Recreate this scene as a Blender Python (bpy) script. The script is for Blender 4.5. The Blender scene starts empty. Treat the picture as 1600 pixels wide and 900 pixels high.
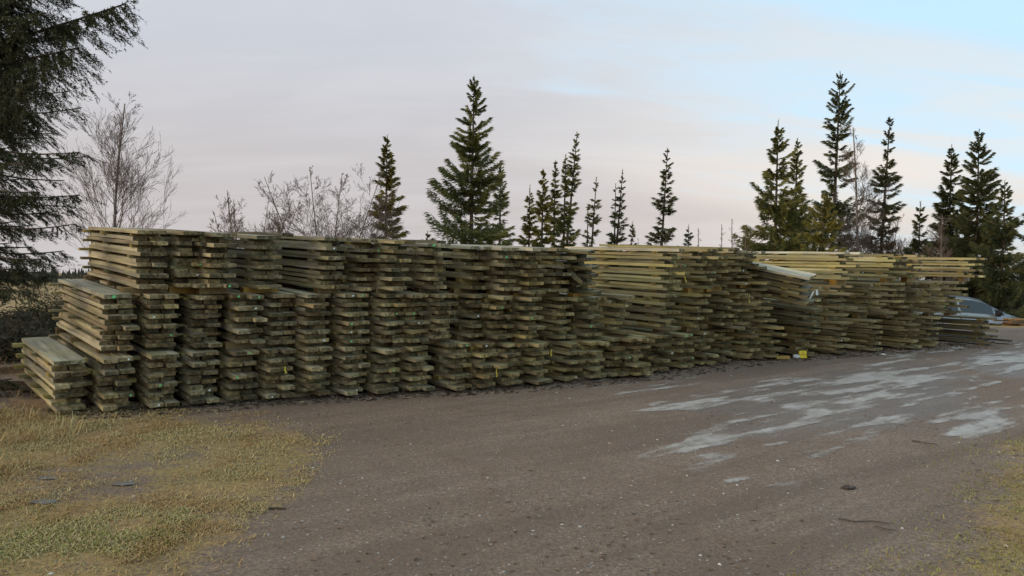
import bpy, math, random
import numpy as np
from mathutils import Matrix, Vector, Euler

S = bpy.context.scene
COL = S.collection
R = random.Random(7)
N = np.random.default_rng(7)

# ------------------------------------------------------------------ camera
F_PX = 1210.0                     # focal length in pixels of a 1600 px wide frame
EYE = 1.7
PITCH = math.atan(10 / F_PX)
ROLL = math.radians(1.23)
SLOPE = 0.0537                    # the yard climbs gently away from the camera
fw = Vector((0, math.cos(PITCH), -math.sin(PITCH)))
r0 = Vector((1, 0, 0)); u0 = r0.cross(fw)
rt = r0 * math.cos(ROLL) + u0 * math.sin(ROLL)
up = u0 * math.cos(ROLL) - r0 * math.sin(ROLL)
CAM = Vector((0, 0, EYE))
cd = bpy.data.cameras.new('camera')
cd.sensor_width = 36; cd.lens = 36 * F_PX / 1600; cd.clip_start = 0.05; cd.clip_end = 4000
cam = bpy.data.objects.new('camera', cd); COL.objects.link(cam)
cam.matrix_world = Matrix(((rt.x, up.x, -fw.x, 0), (rt.y, up.y, -fw.y, 0), (rt.z, up.z, -fw.z, EYE), (0, 0, 0, 1)))
S.camera = cam
S.cycles.diffuse_bounces = 2

# ------------------------------------------------------------------ view, sky, sun
S.view_settings.view_transform = 'Standard'; S.view_settings.look = 'None'
S.view_settings.exposure = 0.0; S.view_settings.gamma = 1.0; S.view_settings.use_curve_mapping = False
SUN_EL, SUN_AZ = math.radians(14), math.radians(-112)     # azimuth from +Y, clockwise
sl = bpy.data.lights.new('sun', 'SUN'); sl.energy = 2.0; sl.angle = math.radians(24); sl.color = (1.0, 0.82, 0.58)
sun = bpy.data.objects.new('sun', sl); COL.objects.link(sun)
sd = Vector((math.sin(SUN_AZ) * math.cos(SUN_EL), math.cos(SUN_AZ) * math.cos(SUN_EL), math.sin(SUN_EL)))
sun.rotation_euler = sd.to_track_quat('Z', 'Y').to_euler()
sun.location = (0, 0, 20)

W = bpy.data.worlds.new('World'); S.world = W; W.use_nodes = True
nt = W.node_tree; nt.nodes.clear()
def wn(t, **k):
    n = nt.nodes.new(t)
    for a, v in k.items(): setattr(n, a, v)
    return n
def wl(a, b): nt.links.new(a, b)
tc = wn('ShaderNodeTexCoord')
sky = wn('ShaderNodeTexSky', sky_type='NISHITA', sun_disc=False)
sky.sun_elevation = SUN_EL; sky.sun_rotation = SUN_AZ % (2 * math.pi)
sky.air_density = 1.0; sky.dust_density = 0.6; sky.ozone_density = 2.0
skm = wn('ShaderNodeVectorMath', operation='SCALE'); skm.inputs['Scale'].default_value = 0.10
wl(sky.outputs[0], skm.inputs[0])
def wmath(op, a, b=None, c=None, clamp=False):
    n = wn('ShaderNodeMath', operation=op, use_clamp=clamp)
    for i, v in enumerate((a, b, c)):
        if v is None: continue
        if isinstance(v, (int, float)): n.inputs[i].default_value = v
        else: wl(v, n.inputs[i])
    return n.outputs[0]
def wmix(f, a, b):
    n = wn('ShaderNodeMix', data_type='RGBA')
    if isinstance(f, (int, float)): n.inputs[0].default_value = f
    else: wl(f, n.inputs[0])
    for i, v in ((6, a), (7, b)):
        if isinstance(v, tuple): n.inputs[i].default_value = (*v, 1)
        else: wl(v, n.inputs[i])
    return n.outputs[2]
def wramp(v, lo, hi):
    n = wn('ShaderNodeMapRange', interpolation_type='SMOOTHSTEP'); wl(v, n.inputs[0])
    n.inputs[1].default_value = lo; n.inputs[2].default_value = hi
    return n.outputs[0]
sep = wn('ShaderNodeSeparateXYZ'); wl(tc.outputs['Generated'], sep.inputs[0])
dx, dy, dz = sep.outputs
# cloud deck coordinates: direction projected to a high layer
zz = wmath('ADD', wmath('MAXIMUM', dz, 0.0), 0.22)
comb = wn('ShaderNodeCombineXYZ'); wl(wmath('DIVIDE', dx, zz), comb.inputs[0]); wl(wmath('DIVIDE', dy, zz), comb.inputs[1])
mp = wn('ShaderNodeMapping'); wl(comb.outputs[0], mp.inputs[0])
mp.inputs['Rotation'].default_value = (0, 0, math.radians(20)); mp.inputs['Scale'].default_value = (0.55, 1.7, 1); mp.inputs['Location'].default_value = (1.3, 4.1, 0)
n1 = wn('ShaderNodeTexNoise'); wl(mp.outputs[0], n1.inputs[0]); n1.inputs['Scale'].default_value = 0.9; n1.inputs['Detail'].default_value = 7; n1.inputs['Roughness'].default_value = 0.55; n1.inputs['Distortion'].default_value = 0.5
n2 = wn('ShaderNodeTexNoise'); wl(mp.outputs[0], n2.inputs[0]); n2.inputs['Scale'].default_value = 2.1; n2.inputs['Detail'].default_value = 8; n2.inputs['Roughness'].default_value = 0.55; n2.inputs['Distortion'].default_value = 0.8
v1, v2 = n1.outputs[0], n2.outputs[0]
# cloud tint: lavender grey deck, pinkish towards the horizon, cream in the thin parts on the right
lowpink = wmath('SUBTRACT', 1.0, wramp(dz, 0.07, 0.34))
deck = wmix(lowpink, (0.52, 0.55, 0.61), (0.50, 0.465, 0.465))
right = wramp(wmath('ADD', wmath('MULTIPLY', dx, 1.0), wmath('MULTIPLY', wmath('SUBTRACT', v1, 0.5), 0.7)), -0.15, 0.55)
thin = wmix(lowpink, (0.64, 0.70, 0.745), (0.78, 0.71, 0.64))
thin = wmix(wmath('SUBTRACT', 1.0, wramp(dz, 0.01, 0.15)), thin, (0.575, 0.515, 0.465))
deck2 = wmix(right, deck, thin)
deck3 = wmix(wmath('MULTIPLY', wramp(v2, 0.35, 0.75), 0.32), deck2, (0.57, 0.56, 0.575))
blue = wmix(0.82, skm.outputs[0], (0.55, 0.80, 0.98))
clear = wramp(wmath('ADD', wmath('ADD', wmath('MULTIPLY', dx, 0.75), wmath('MULTIPLY', wmath('MINIMUM', dz, 0.4), 1.1)), wmath('MULTIPLY', wmath('SUBTRACT', v2, 0.5), 0.85)), 0.31, 0.74)
skyc = wmix(clear, deck3, blue)
stv = wmath('ADD', 0.985, wmath('MULTIPLY', wramp(v2, 0.30, 0.74), 0.05))
sv = wn('ShaderNodeVectorMath', operation='SCALE'); wl(skyc, sv.inputs[0]); wl(stv, sv.inputs['Scale']); skyc = sv.outputs[0]
bg = wn('ShaderNodeBackground'); wl(skyc, bg.inputs[0]); bg.inputs[1].default_value = 1.2
out = wn('ShaderNodeOutputWorld'); wl(bg.outputs[0], out.inputs[0])

# ------------------------------------------------------------------ helpers
def ray(px, py):
    return (fw + rt * ((px - 800) / F_PX) - up * ((py - 450) / F_PX))
def at(px, py, Y):
    r = ray(px, py); return CAM + r * (Y / r.y)
def on_plane(px, py, dz=0.0):
    r = ray(px, py); t = (dz - EYE) / (r.z - SLOPE * r.y); return CAM + r * t
def proj(p):
    d = Vector(p) - CAM; k = F_PX / d.dot(fw)
    return 800 + d.dot(rt) * k, 450 - d.dot(up) * k
def smooth(a, b, v):
    t = np.clip((v - a) / (b - a), 0, 1); return t * t * (3 - 2 * t)
_lat = np.random.default_rng(3).random((256, 256))
def vnoise(x, y):
    x = np.asarray(x, float); y = np.asarray(y, float)
    xi = np.floor(x).astype(int); yi = np.floor(y).astype(int); fx = x - xi; fy = y - yi
    fx = fx * fx * (3 - 2 * fx); fy = fy * fy * (3 - 2 * fy)
    g = lambda i, j: _lat[i % 256, j % 256]
    return (g(xi, yi) * (1 - fx) + g(xi + 1, yi) * fx) * (1 - fy) + (g(xi, yi + 1) * (1 - fx) + g(xi + 1, yi + 1) * fx) * fy
def fbm(x, y, o=4):
    s = 0; a = .5; f = 1.0
    for k in range(o): s = s + a * vnoise(x * f + 17 * k, y * f + 31 * k); a *= .5; f *= 2.03
    return s / (1 - .5 ** o)
def terrain(x, y):
    x = np.asarray(x, float); y = np.asarray(y, float)
    yc = np.clip(13.4 + .42 * x, 9.6, 16.8)
    w = np.maximum(y - yc, 0)
    g = np.where(w < 2.5, w * w / 5, w - 1.25)
    z = SLOPE * np.maximum(y, -10) - (SLOPE + .055) * g
    zf = -1.1; k = .35
    zs = zf + k * np.logaddexp(0, (z - zf) / k)
    far = smooth(0, 3, w)
    z = z * (1 - far) + zs * far
    return z + far * .25 * (fbm(x * .12, y * .12, 3) - .5)
def tz(x, y): return float(terrain(x, y))

def link(o, parent=None):
    COL.objects.link(o)
    if parent is not None: o.parent = parent
    return o
def tag(o, label=None, cat=None, group=None, kind=None):
    if label: o['label'] = label
    if cat: o['category'] = cat
    if group: o['group'] = group
    if kind: o['kind'] = kind
    return o
def empty(name, loc, rot=None):
    o = bpy.data.objects.new(name, None); o.empty_display_size = .1
    o.location = loc
    if rot is not None: o.rotation_euler = rot
    return link(o)
def mesh_np(name, v, f, mat=None, midx=None, smoothed=False):
    """v (n,3); f (m,3) or (m,4)"""
    v = np.asarray(v, np.float32); f = np.asarray(f, np.int32)
    me = bpy.data.meshes.new(name)
    me.vertices.add(len(v)); me.vertices.foreach_set('co', v.ravel())
    k = f.shape[1]
    me.loops.add(f.size); me.loops.foreach_set('vertex_index', f.ravel())
    me.polygons.add(len(f)); me.polygons.foreach_set('loop_start', np.arange(0, f.size, k, dtype=np.int32))
    try: me.polygons.foreach_set('loop_total', np.full(len(f), k, np.int32))
    except Exception: pass
    if midx is not None: me.polygons.foreach_set('material_index', np.asarray(midx, np.int32))
    me.update(calc_edges=True)
    me.polygons.foreach_set('use_smooth', np.full(len(f), bool(smoothed)))
    for m in (mat if isinstance(mat, (list, tuple)) else [mat]):
        if m: me.materials.append(m)
    return me
def obj(name, me, parent=None, loc=None, rot=None):
    o = bpy.data.objects.new(name, me)
    if loc is not None: o.location = loc
    if rot is not None: o.rotation_euler = rot
    return link(o, parent)
BOXF = np.array([(0, 3, 2, 1), (4, 5, 6, 7), (0, 1, 5, 4), (1, 2, 6, 5), (2, 3, 7, 6), (3, 0, 4, 7)])
def boxv(x0, x1, y0, y1, z0, z1):
    return np.array([(x0, y0, z0), (x1, y0, z0), (x1, y1, z0), (x0, y1, z0), (x0, y0, z1), (x1, y0, z1), (x1, y1, z1), (x0, y1, z1)], float)
class MB:
    def __init__(s): s.v = []; s.f = []; s.n = 0
    def add(s, v, f):
        v = np.asarray(v, float); s.v.append(v); s.f.append(np.asarray(f) + s.n); s.n += len(v)
    def box(s, *a): s.add(boxv(*a), BOXF)
    def mesh(s, name, mat, **k): return mesh_np(name, np.vstack(s.v), np.vstack(s.f), mat, **k)

# ------------------------------------------------------------------ materials
def material(name):
    m = bpy.data.materials.new(name); m.use_nodes = True
    t = m.node_tree; b = t.nodes['Principled BSDF']
    return m, t, b
class NT:
    def __init__(s, t): s.t = t
    def n(s, typ, **k):
        n = s.t.nodes.new(typ)
        for a, v in k.items(): setattr(n, a, v)
        return n
    def l(s, a, b): s.t.links.new(a, b)
    def noise(s, vec, scale, detail=4, rough=.55, dist=0):
        n = s.n('ShaderNodeTexNoise'); s.l(vec, n.inputs[0]); n.inputs['Scale'].default_value = scale
        n.inputs['Detail'].default_value = detail; n.inputs['Roughness'].default_value = rough; n.inputs['Distortion'].default_value = dist
        return n.outputs[0]
    def ramp(s, v, lo, hi, a=0., b=1.):
        n = s.n('ShaderNodeMapRange', interpolation_type='SMOOTHSTEP'); s.l(v, n.inputs[0])
        n.inputs[1].default_value = lo; n.inputs[2].default_value = hi; n.inputs[3].default_value = a; n.inputs[4].default_value = b
        return n.outputs[0]
    def mix(s, f, a, b, blend='MIX'):
        n = s.n('ShaderNodeMix', data_type='RGBA', blend_type=blend)
        if isinstance(f, (int, float)): n.inputs[0].default_value = f
        else: s.l(f, n.inputs[0])
        for i, v in ((6, a), (7, b)):
            if isinstance(v, tuple): n.inputs[i].default_value = (*v, 1)
            else: s.l(v, n.inputs[i])
        return n.outputs[2]
    def math(s, op, a, b=None):
        n = s.n('ShaderNodeMath', operation=op)
        for i, v in enumerate((a, b)):
            if v is None: continue
            if isinstance(v, (int, float)): n.inputs[i].default_value = v
            else: s.l(v, n.inputs[i])
        return n.outputs[0]
    def mapping(s, vec, scale=(1, 1, 1), loc=None):
        n = s.n('ShaderNodeMapping'); s.l(vec, n.inputs[0]); n.inputs['Scale'].default_value = scale
        if loc is not None: s.l(loc, n.inputs['Location'])
        return n.outputs[0]
    def mapping_rot(s, vec, a):
        n = s.n('ShaderNodeMapping'); s.l(vec, n.inputs[0]); n.inputs['Rotation'].default_value = (0, 0, -a); return n.outputs[0]
    def bump(s, h, strength, dist, b):
        n = s.n('ShaderNodeBump'); n.inputs['Strength'].default_value = strength; n.inputs['Distance'].default_value = dist
        s.l(h, n.inputs['Height']); s.l(n.outputs[0], b.inputs['Normal'])

def wood(name, end=False):
    m, t, b = material(name); q = NT(t)
    oi = q.n('ShaderNodeObjectInfo'); tco = q.n('ShaderNodeTexCoord'); geo = q.n('ShaderNodeNewGeometry')
    off = q.n('ShaderNodeCombineXYZ'); r9 = q.math('MULTIPLY', oi.outputs['Random'], 37.0)
    for i in range(3): q.l(r9, off.inputs[i])
    if end:
        v = q.mapping(tco.outputs['Object'], (1, 1, 1), off.outputs[0])
        rings = q.noise(v, 34, 3, .6, .6)
        blot = q.noise(v, 9, 3)
        c = q.mix(q.ramp(rings, .3, .75), (.34, .32, .28), (1.15, 1.06, .90))
        c = q.mix(q.ramp(blot, .35, .7), q.mix(1.0, c, (.5, .47, .42), 'MULTIPLY'), c)
        base = q.mix(1.0, oi.outputs['Color'], c, 'MULTIPLY')
        base = q.mix(1.0, base, q.mix(oi.outputs['Random'], (.72, .68, .58), (1.5, 1.38, 1.15)), 'MULTIPLY')
        h = rings
    else:
        v = q.mapping(tco.outputs['Object'], (24, 2.2, 24), off.outputs[0])
        grain = q.noise(v, 1.0, 5, .6, .3)
        v2 = q.mapping(tco.outputs['Object'], (7, 2.2, 7), off.outputs[0])
        blot = q.noise(v2, 1.0, 4, .6)
        c = q.mix(q.ramp(grain, .28, .72), (.48, .45, .41), (1.28, 1.24, 1.15))
        base = q.mix(1.0, oi.outputs['Color'], c, 'MULTIPLY')
        alg = q.noise(q.mapping(geo.outputs['Position'], (2.6, 2.6, 5)), 1.0, 5, .65)
        base = q.mix(q.ramp(alg, .42, .68, 0, .75), base, q.mix(1.0, oi.outputs['Color'], (.92, .88, .56), 'MULTIPLY'))
        base = q.mix(q.ramp(blot, .48, .70, 0, .85), base, q.mix(1.0, oi.outputs['Color'], (.42, .38, .33), 'MULTIPLY'))
        h = grain
    q.l(base, b.inputs['Base Color'])
    b.inputs['Roughness'].default_value = .72 if end else .55
    b.inputs['Specular IOR Level'].default_value = .2 if end else .35
    q.bump(h, .5, .004, b)
    return m
M_WOOD, M_END = wood('weathered_wood'), wood('end_grain', True)
def plain(name, col, rough=.7, var=.25, scale=20, spec=.3, metal=0, bump=0):
    m, t, b = material(name); q = NT(t)
    tco = q.n('ShaderNodeTexCoord'); oi = q.n('ShaderNodeObjectInfo')
    n = q.noise(tco.outputs['Object'], scale, 4, .6)
    c = q.mix(q.ramp(n, .25, .75), tuple(x * (1 - var) for x in col), tuple(min(1, x * (1 + var)) for x in col))
    q.l(c, b.inputs['Base Color']); b.inputs['Roughness'].default_value = rough
    b.inputs['Specular IOR Level'].default_value = spec; b.inputs['Metallic'].default_value = metal
    if bump: q.bump(n, bump, .01, b)
    return m
def foliage(name, c1, c2, c3=None):
    m, t, b = material(name); q = NT(t)
    geo = q.n('ShaderNodeNewGeometry'); oi = q.n('ShaderNodeObjectInfo')
    n = q.noise(geo.outputs['Position'], 1.3, 3)
    c = q.mix(q.ramp(n, .35, .65), c1, c2)
    f = q.noise(geo.outputs['Position'], 9, 2)
    c = q.mix(q.ramp(f, .45, .7, 0, .8), c, c3 or tuple(x * 1.5 for x in c2))
    c = q.mix(q.ramp(oi.outputs['Random'], 0, 1, 0, .35), c, q.mix(1.0, c, (.9, .8, .6), 'MULTIPLY'))
    q.l(c, b.inputs['Base Color']); b.inputs['Roughness'].default_value = .7; b.inputs['Specular IOR Level'].default_value = .2
    return m
M_SPRUCE = foliage('spruce_needles', (0.105, 0.125, 0.047), (0.195, 0.207, 0.069), (0.325, 0.304, 0.097))
M_SPRUCE_D = foliage('dark_spruce_needles', (0.075, 0.094, 0.044), (0.118, 0.131, 0.057), (0.186, 0.185, 0.076))
M_PINE = foliage('yellow_green_needles', (0.138, 0.138, 0.040), (0.241, 0.222, 0.055), (0.345, 0.300, 0.085))
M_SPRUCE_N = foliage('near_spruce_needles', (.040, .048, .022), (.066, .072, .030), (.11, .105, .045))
M_BARK = plain('spruce_bark', (.085, .068, .052), .9, .4, 14, .1, bump=.4)
M_BIRCH = plain('birch_bark', (.20, .17, .15), .85, .5, 9, .15)
M_TWIG = plain('bare_twigs', (0.165, 0.128, 0.105), .9, .3, 3, .1)
M_TWIGR = plain('reddish_twigs', (.12, .085, .06), .9, .3, 3, .1)

# ------------------------------------------------------------------ ground
def pip(poly, x, y):
    ins = np.zeros(x.shape, bool); n = len(poly)
    for i in range(n):
        x0, y0 = poly[i]; x1, y1 = poly[(i + 1) % n]
        c = ((y0 > y) != (y1 > y)) & (x < (x1 - x0) * (y - y0) / (y1 - y0 + 1e-12) + x0); ins ^= c
    return ins
def dist_poly(poly, x, y):
    d = np.full(x.shape, 1e9); n = len(poly)
    for i in range(n):
        ax, ay = poly[i]; bx, by = poly[(i + 1) % n]
        ux, uy = bx - ax, by - ay; L = ux * ux + uy * uy + 1e-12
        t = np.clip(((x - ax) * ux + (y - ay) * uy) / L, 0, 1)
        d = np.minimum(d, np.hypot(x - ax - t * ux, y - ay - t * uy))
    return np.where(pip(poly, x, y), d, -d)
def gp(*pts): return [tuple(on_plane(px, py)[:2]) for px, py in pts]
GRASS_L = gp((-700, 900), (-500, 640), (0, 634), (150, 642), (290, 640), (350, 655), (470, 685), (505, 715), (470, 770), (420, 815), (340, 870), (280, 930), (150, 1000), (-300, 1100))
GRASS_R = gp((1640, 672), (1585, 690), (1540, 715), (1525, 760), (1500, 820), (1440, 870), (1380, 910), (1300, 1010), (1700, 1150), (2300, 900), (2100, 690))
BARE_L = gp((-80, 790), (20, 730), (130, 705), (330, 690), (370, 715), (300, 745), (240, 780), (120, 800))
ICE = gp((1090, 690), (1180, 655), (1040, 640), (1150, 610), (1240, 590), (1370, 570), (1450, 562), (1525, 595), (1490, 630), (1430, 660), (1330, 672), (1200, 680))
ICE2 = gp((1490, 565), (1560, 550), (1640, 545), (1700, 560), (1640, 592), (1560, 588))
ICE3 = gp((1485, 668), (1520, 640), (1545, 642), (1520, 668), (1500, 676))

def axis(parts):
    a = []
    for lo, hi, st in parts: a += list(np.arange(lo, hi, st))
    return np.array(a + [parts[-1][1]])
gx = axis([(-1500, -300, 300), (-300, -60, 40), (-60, -20, 4), (-20, -8, .5), (-8, 12, .09), (12, 24, .5), (24, 64, 4), (64, 304, 40), (304, 1504, 300)])
gy = axis([(-200, -20, 30), (-20, 1.6, 1.2), (1.6, 13, .09), (13, 24, .3), (24, 44, 1), (44, 100, 7), (100, 400, 60), (400, 2200, 450)])
GX, GY = np.meshgrid(gx, gy)
GZ = terrain(GX, GY)
near = smooth(30, 14, np.hypot(GX, GY))
GZ = GZ + near * (.018 * (fbm(GX * 1.1, GY * 1.1, 3) - .5) + .010 * (fbm(GX * 5, GY * 5, 2) - .5))
edge = .55 * (fbm(GX * 1.6, GY * 1.6, 4) - .5) + .35 * (fbm(GX * 6, GY * 6, 3) - .5)
gl = smooth(-.55, .75, dist_poly(GRASS_L, GX, GY) + edge * 1.5) * (1 - .6 * smooth(-.3, .5, dist_poly(BARE_L, GX, GY) + edge))
gr = smooth(-.35, .55, dist_poly(GRASS_R, GX, GY) + edge)
beyond = 1.3 * smooth(0.2, 1.2, GY - np.clip(12.6 + .42 * GX, 8.9, 16.6) + edge)
left_side = smooth(-4.6, -5.6, GX + .62 * (GY - 7)) * smooth(6.5, 7.6, GY) * .8
gmask = np.clip(np.maximum.reduce([gl, gr, beyond, left_side]), 0, 1)
wet = np.maximum.reduce([smooth(-.5, .5, dist_poly(ICE, GX, GY) + edge), smooth(-.5, .3, dist_poly(ICE2, GX, GY) + edge), smooth(-.3, .2, dist_poly(ICE3, GX, GY) + edge)])
nxg, nyg = len(gx), len(gy)
ii = np.arange(nyg - 1)[:, None] * nxg + np.arange(nxg - 1)[None, :]
quads = np.stack([ii, ii + 1, ii + 1 + nxg, ii + nxg], -1).reshape(-1, 4)
mg, t, b = material('ground_soil'); q = NT(t)
geo = q.n('ShaderNodeNewGeometry'); pos = geo.outputs['Position']
at_g = q.n('ShaderNodeAttribute', attribute_name='grass_cover').outputs['Fac']
at_w = q.n('ShaderNodeAttribute', attribute_name='wetness').outputs['Fac']
at_o = q.n('ShaderNodeAttribute', attribute_name='dryness').outputs['Fac']
big = q.noise(pos, .7, 4); mid = q.noise(pos, 3.5, 5, .6); fine = q.noise(pos, 42, 4, .7); vf = q.noise(pos, 140, 2, .6)
grv = q.mix(q.ramp(big, .35, .65), (0.353, 0.243, 0.166), (0.434, 0.315, 0.225))
grv = q.mix(q.ramp(mid, .52, .72, 0, .55), grv, (0.285, 0.171, 0.099))
trk = q.noise(q.mapping(q.mapping_rot(pos, .62), (.22, 2.2, 1)), 1.0, 4, .6)
grv = q.mix(q.ramp(trk, .42, .62, 0, .75), grv, (0.248, 0.173, 0.118))
grv = q.mix(q.ramp(fine, .40, .62, .75, 0), grv, (0.205, 0.143, 0.099))
vor = q.n('ShaderNodeTexVoronoi'); q.l(pos, vor.inputs['Vector']); vor.inputs['Scale'].default_value = 38
wn_ = q.n('ShaderNodeTexWhiteNoise'); q.l(vor.outputs['Position'], wn_.inputs['Vector'])
peb = q.math('MULTIPLY', q.ramp(vor.outputs['Distance'], .34, .22), q.ramp(wn_.outputs['Value'], .92, .95))
grv = q.mix(peb, grv, (.52, .48, .43))
vor2 = q.n('ShaderNodeTexVoronoi'); q.l(pos, vor2.inputs['Vector']); vor2.inputs['Scale'].default_value = 70
grv = q.mix(q.math('MULTIPLY', .28, q.ramp(vor2.outputs['Distance'], .15, .5)), grv, (.06, .05, .045))
gc = q.mix(q.ramp(q.noise(pos, 1.1, 4), .4, .62), (0.459, 0.287, 0.122), (0.383, 0.282, 0.103))
gc = q.mix(q.ramp(mid, .55, .7, 0, .7), gc, (0.255, 0.167, 0.076))
gc = q.mix(q.ramp(fine, .36, .58, .65, 0), gc, (0.172, 0.115, 0.054))
gc = q.mix(at_o, gc, (.34, .225, .11))
gm = q.ramp(q.math('ADD', q.math('ADD', at_g, q.math('MULTIPLY', q.math('SUBTRACT', fine, .5), 1.1)), q.math('MULTIPLY', q.math('SUBTRACT', q.noise(pos, 7, 5, .65), .5), 1.5)), .25, .85, 0, .92)
base = q.mix(gm, grv, gc)
base = q.mix(q.math('MULTIPLY', at_w, .35), base, (.17, .16, .155))
q.l(base, b.inputs['Base Color'])
rr = q.ramp(at_w, .2, .9, .85, .50); q.l(rr, b.inputs['Roughness'])
b.inputs['Specular IOR Level'].default_value = .25
hh = q.math('ADD', q.math('ADD', q.math('MULTIPLY', fine, .7), q.math('MULTIPLY', mid, 1.4)), q.math('MULTIPLY', vf, .35))
q.bump(hh, .9, .03, b)
me = mesh_np('ground', np.stack([GX, GY, GZ], -1).reshape(-1, 3), quads, mg, smoothed=True)
dry = smooth(-3.5, -6, GX + .2 * GY) * smooth(7.0, 9.5, GY) * smooth(60, 25, GY)
for nm, arr in (('grass_cover', gmask), ('wetness', wet), ('dryness', dry)):
    a = me.attributes.new(nm, 'FLOAT', 'POINT'); a.data.foreach_set('value', arr.astype(np.float32).ravel())
tag(obj('ground', me), kind='structure')

def gz_near(x, y):
    x = np.asarray(x, float); y = np.asarray(y, float)
    nr = smooth(30, 14, np.hypot(x, y))
    return terrain(x, y) + nr * (.018 * (fbm(x * 1.1, y * 1.1, 3) - .5) + .010 * (fbm(x * 5, y * 5, 2) - .5))

# thin ice sheet lying on the wet part of the yard
ix = np.arange(.4, 12.0, .03); iy = np.arange(5.2, 15.0, .036)
IX, IY = np.meshgrid(ix, iy)
rx = IX * .80 + IY * .60; ry = -IX * .60 + IY * .80                      # streaks along the wheel tracks
st = .55 * fbm(rx * .8 + 5, ry * 5.5, 5) + .45 * fbm(rx * 2.6, ry * 11 + 9, 4)
dI = .5 * (fbm(IX * 1.5, IY * 1.5, 3) - .5) * 2 + np.maximum.reduce([dist_poly(ICE, IX, IY), dist_poly(ICE2, IX, IY), dist_poly(ICE3, IX, IY) + .05])
cov = st + .125 * np.clip(dI - .34, -1.4, .5)
keep = (cov > .44) & (dI > -1.5)
kq = keep[:-1, :-1] & keep[1:, :-1] & keep[:-1, 1:] & keep[1:, 1:]
nxi = len(ix); jj = np.arange(len(iy) - 1)[:, None] * nxi + np.arange(nxi - 1)[None, :]
qi = np.stack([jj, jj + 1, jj + 1 + nxi, jj + nxi], -1)[kq]
vi = np.stack([IX, IY, gz_near(IX, IY) + .006], -1).reshape(-1, 3)
us = np.unique(qi); rem = np.zeros(len(vi), int); rem[us] = np.arange(len(us))
mi, t, b = material('ground_ice'); q = NT(t); geo = q.n('ShaderNodeNewGeometry')
n_ = q.noise(geo.outputs['Position'], 6, 5, .65)
q.l(q.mix(q.ramp(n_, .32, .68), (0.473, 0.412, 0.352), (0.700, 0.652, 0.578)), b.inputs['Base Color'])
b.inputs['Roughness'].default_value = .5; b.inputs['Specular IOR Level'].default_value = .3
q.bump(q.noise(geo.outputs['Position'], 30, 4), .5, .012, b)
icm = mesh_np('ice', vi[us], rem[qi], mi, smoothed=True)
a = icm.attributes.new('cover', 'FLOAT', 'POINT'); a.data.foreach_set('value', cov.ravel()[us].astype(np.float32))
cvn = q.n('ShaderNodeAttribute', attribute_name='cover').outputs['Fac']
gr_ = q.math('ADD', cvn, q.math('MULTIPLY', q.math('SUBTRACT', q.noise(geo.outputs['Position'], 16, 5, .7), .5), .12))
q.l(q.ramp(gr_, .46, .64, 0, .62), b.inputs['Alpha'])
tag(obj('ice', icm), kind='structure')

# ------------------------------------------------------------------ plank bundles
TH = math.radians(40.7)
def frame(yaw=0.0, pitch=0.0, roll=0.0):
    a = TH + yaw
    d = Vector((-math.sin(a), math.cos(a), 0)); d.z = SLOPE * d.y + pitch; d.normalize()
    w = Vector((math.cos(a), math.sin(a), 0)); w.z = SLOPE * w.y + roll; w = (w - d * w.dot(d)).normalized()
    u = w.cross(d)
    return Matrix(((w.x, d.x, u.x), (w.y, d.y, u.y), (w.z, d.z, u.z)))
PW, PT = .126, .0375
def plank_mesh(k):
    rr_ = random.Random(100 + k); segs = 4; v = []
    bow = rr_.uniform(-.006, .006); crook = rr_.uniform(-.006, .006); tw = rr_.uniform(-.02, .02)
    hw, ht = PW / 2 * rr_.uniform(.95, 1.0), PT * rr_.uniform(.94, 1.0)
    for i in range(segs + 1):
        s = i / segs; cz = bow * 4 * s * (1 - s); cx = crook * 4 * s * (1 - s); t_ = tw * (s - .5)
        dy = 0
        for sx, sz in ((-1, 0), (1, 0), (1, 1), (-1, 1)):
            ed = rr_.uniform(-.006, .006) if i in (0, segs) else 0
            v.append((cx + sx * hw, s + ed * .5, cz + sz * ht + sx * t_ * hw))
    f = []; mi_ = []
    for i in range(segs):
        a = i * 4
        for j in range(4):
            f.append((a + j, a + (j + 1) % 4, a + 4 + (j + 1) % 4, a + 4 + j)); mi_.append(0)
    f.append((3, 2, 1, 0)); mi_.append(1); e = segs * 4; f.append((e, e + 1, e + 2, e + 3)); mi_.append(1)
    return mesh_np('plank', v, f, [M_WOOD, M_END], mi_)
PLANKS = [plank_mesh(k) for k in range(14)]
def stick_mesh():
    v = boxv(-.5, .5, -.5, .5, 0, 1)
    f = BOXF[:, ::1]; return mesh_np('sticker', v, f, [M_WOOD, M_END], [0, 0, 0, 1, 0, 1])
STICK = stick_mesh()
M_PAINT = [plain('white_paint', (.75, .78, .72), .5, .1, 60), plain('green_paint', (.18, .62, .22), .5, .1, 60), plain('yellow_strapping', (.80, .62, .06), .4, .1, 40)]
def flat_patch(k):
    rr_ = random.Random(50 + k); n = 7; v = []
    for y in (0, .004):
        for i in range(n):
            a = 2 * math.pi * i / n; r_ = rr_.uniform(.6, 1.2)
            v.append((.013 * r_ * math.cos(a), -y, .013 * r_ * math.sin(a)))
    f = [(i, (i + 1) % n, n + (i + 1) % n) for i in range(n)] + [(i, n + (i + 1) % n, n + i) for i in range(n)] + [(n, n + i, n + i + 1) for i in range(1, n - 1)]
    return v, f
PATCH = [[mesh_np('paint_mark', *flat_patch(k), m) for k in range(3)] for m in M_PAINT[:2]]

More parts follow.
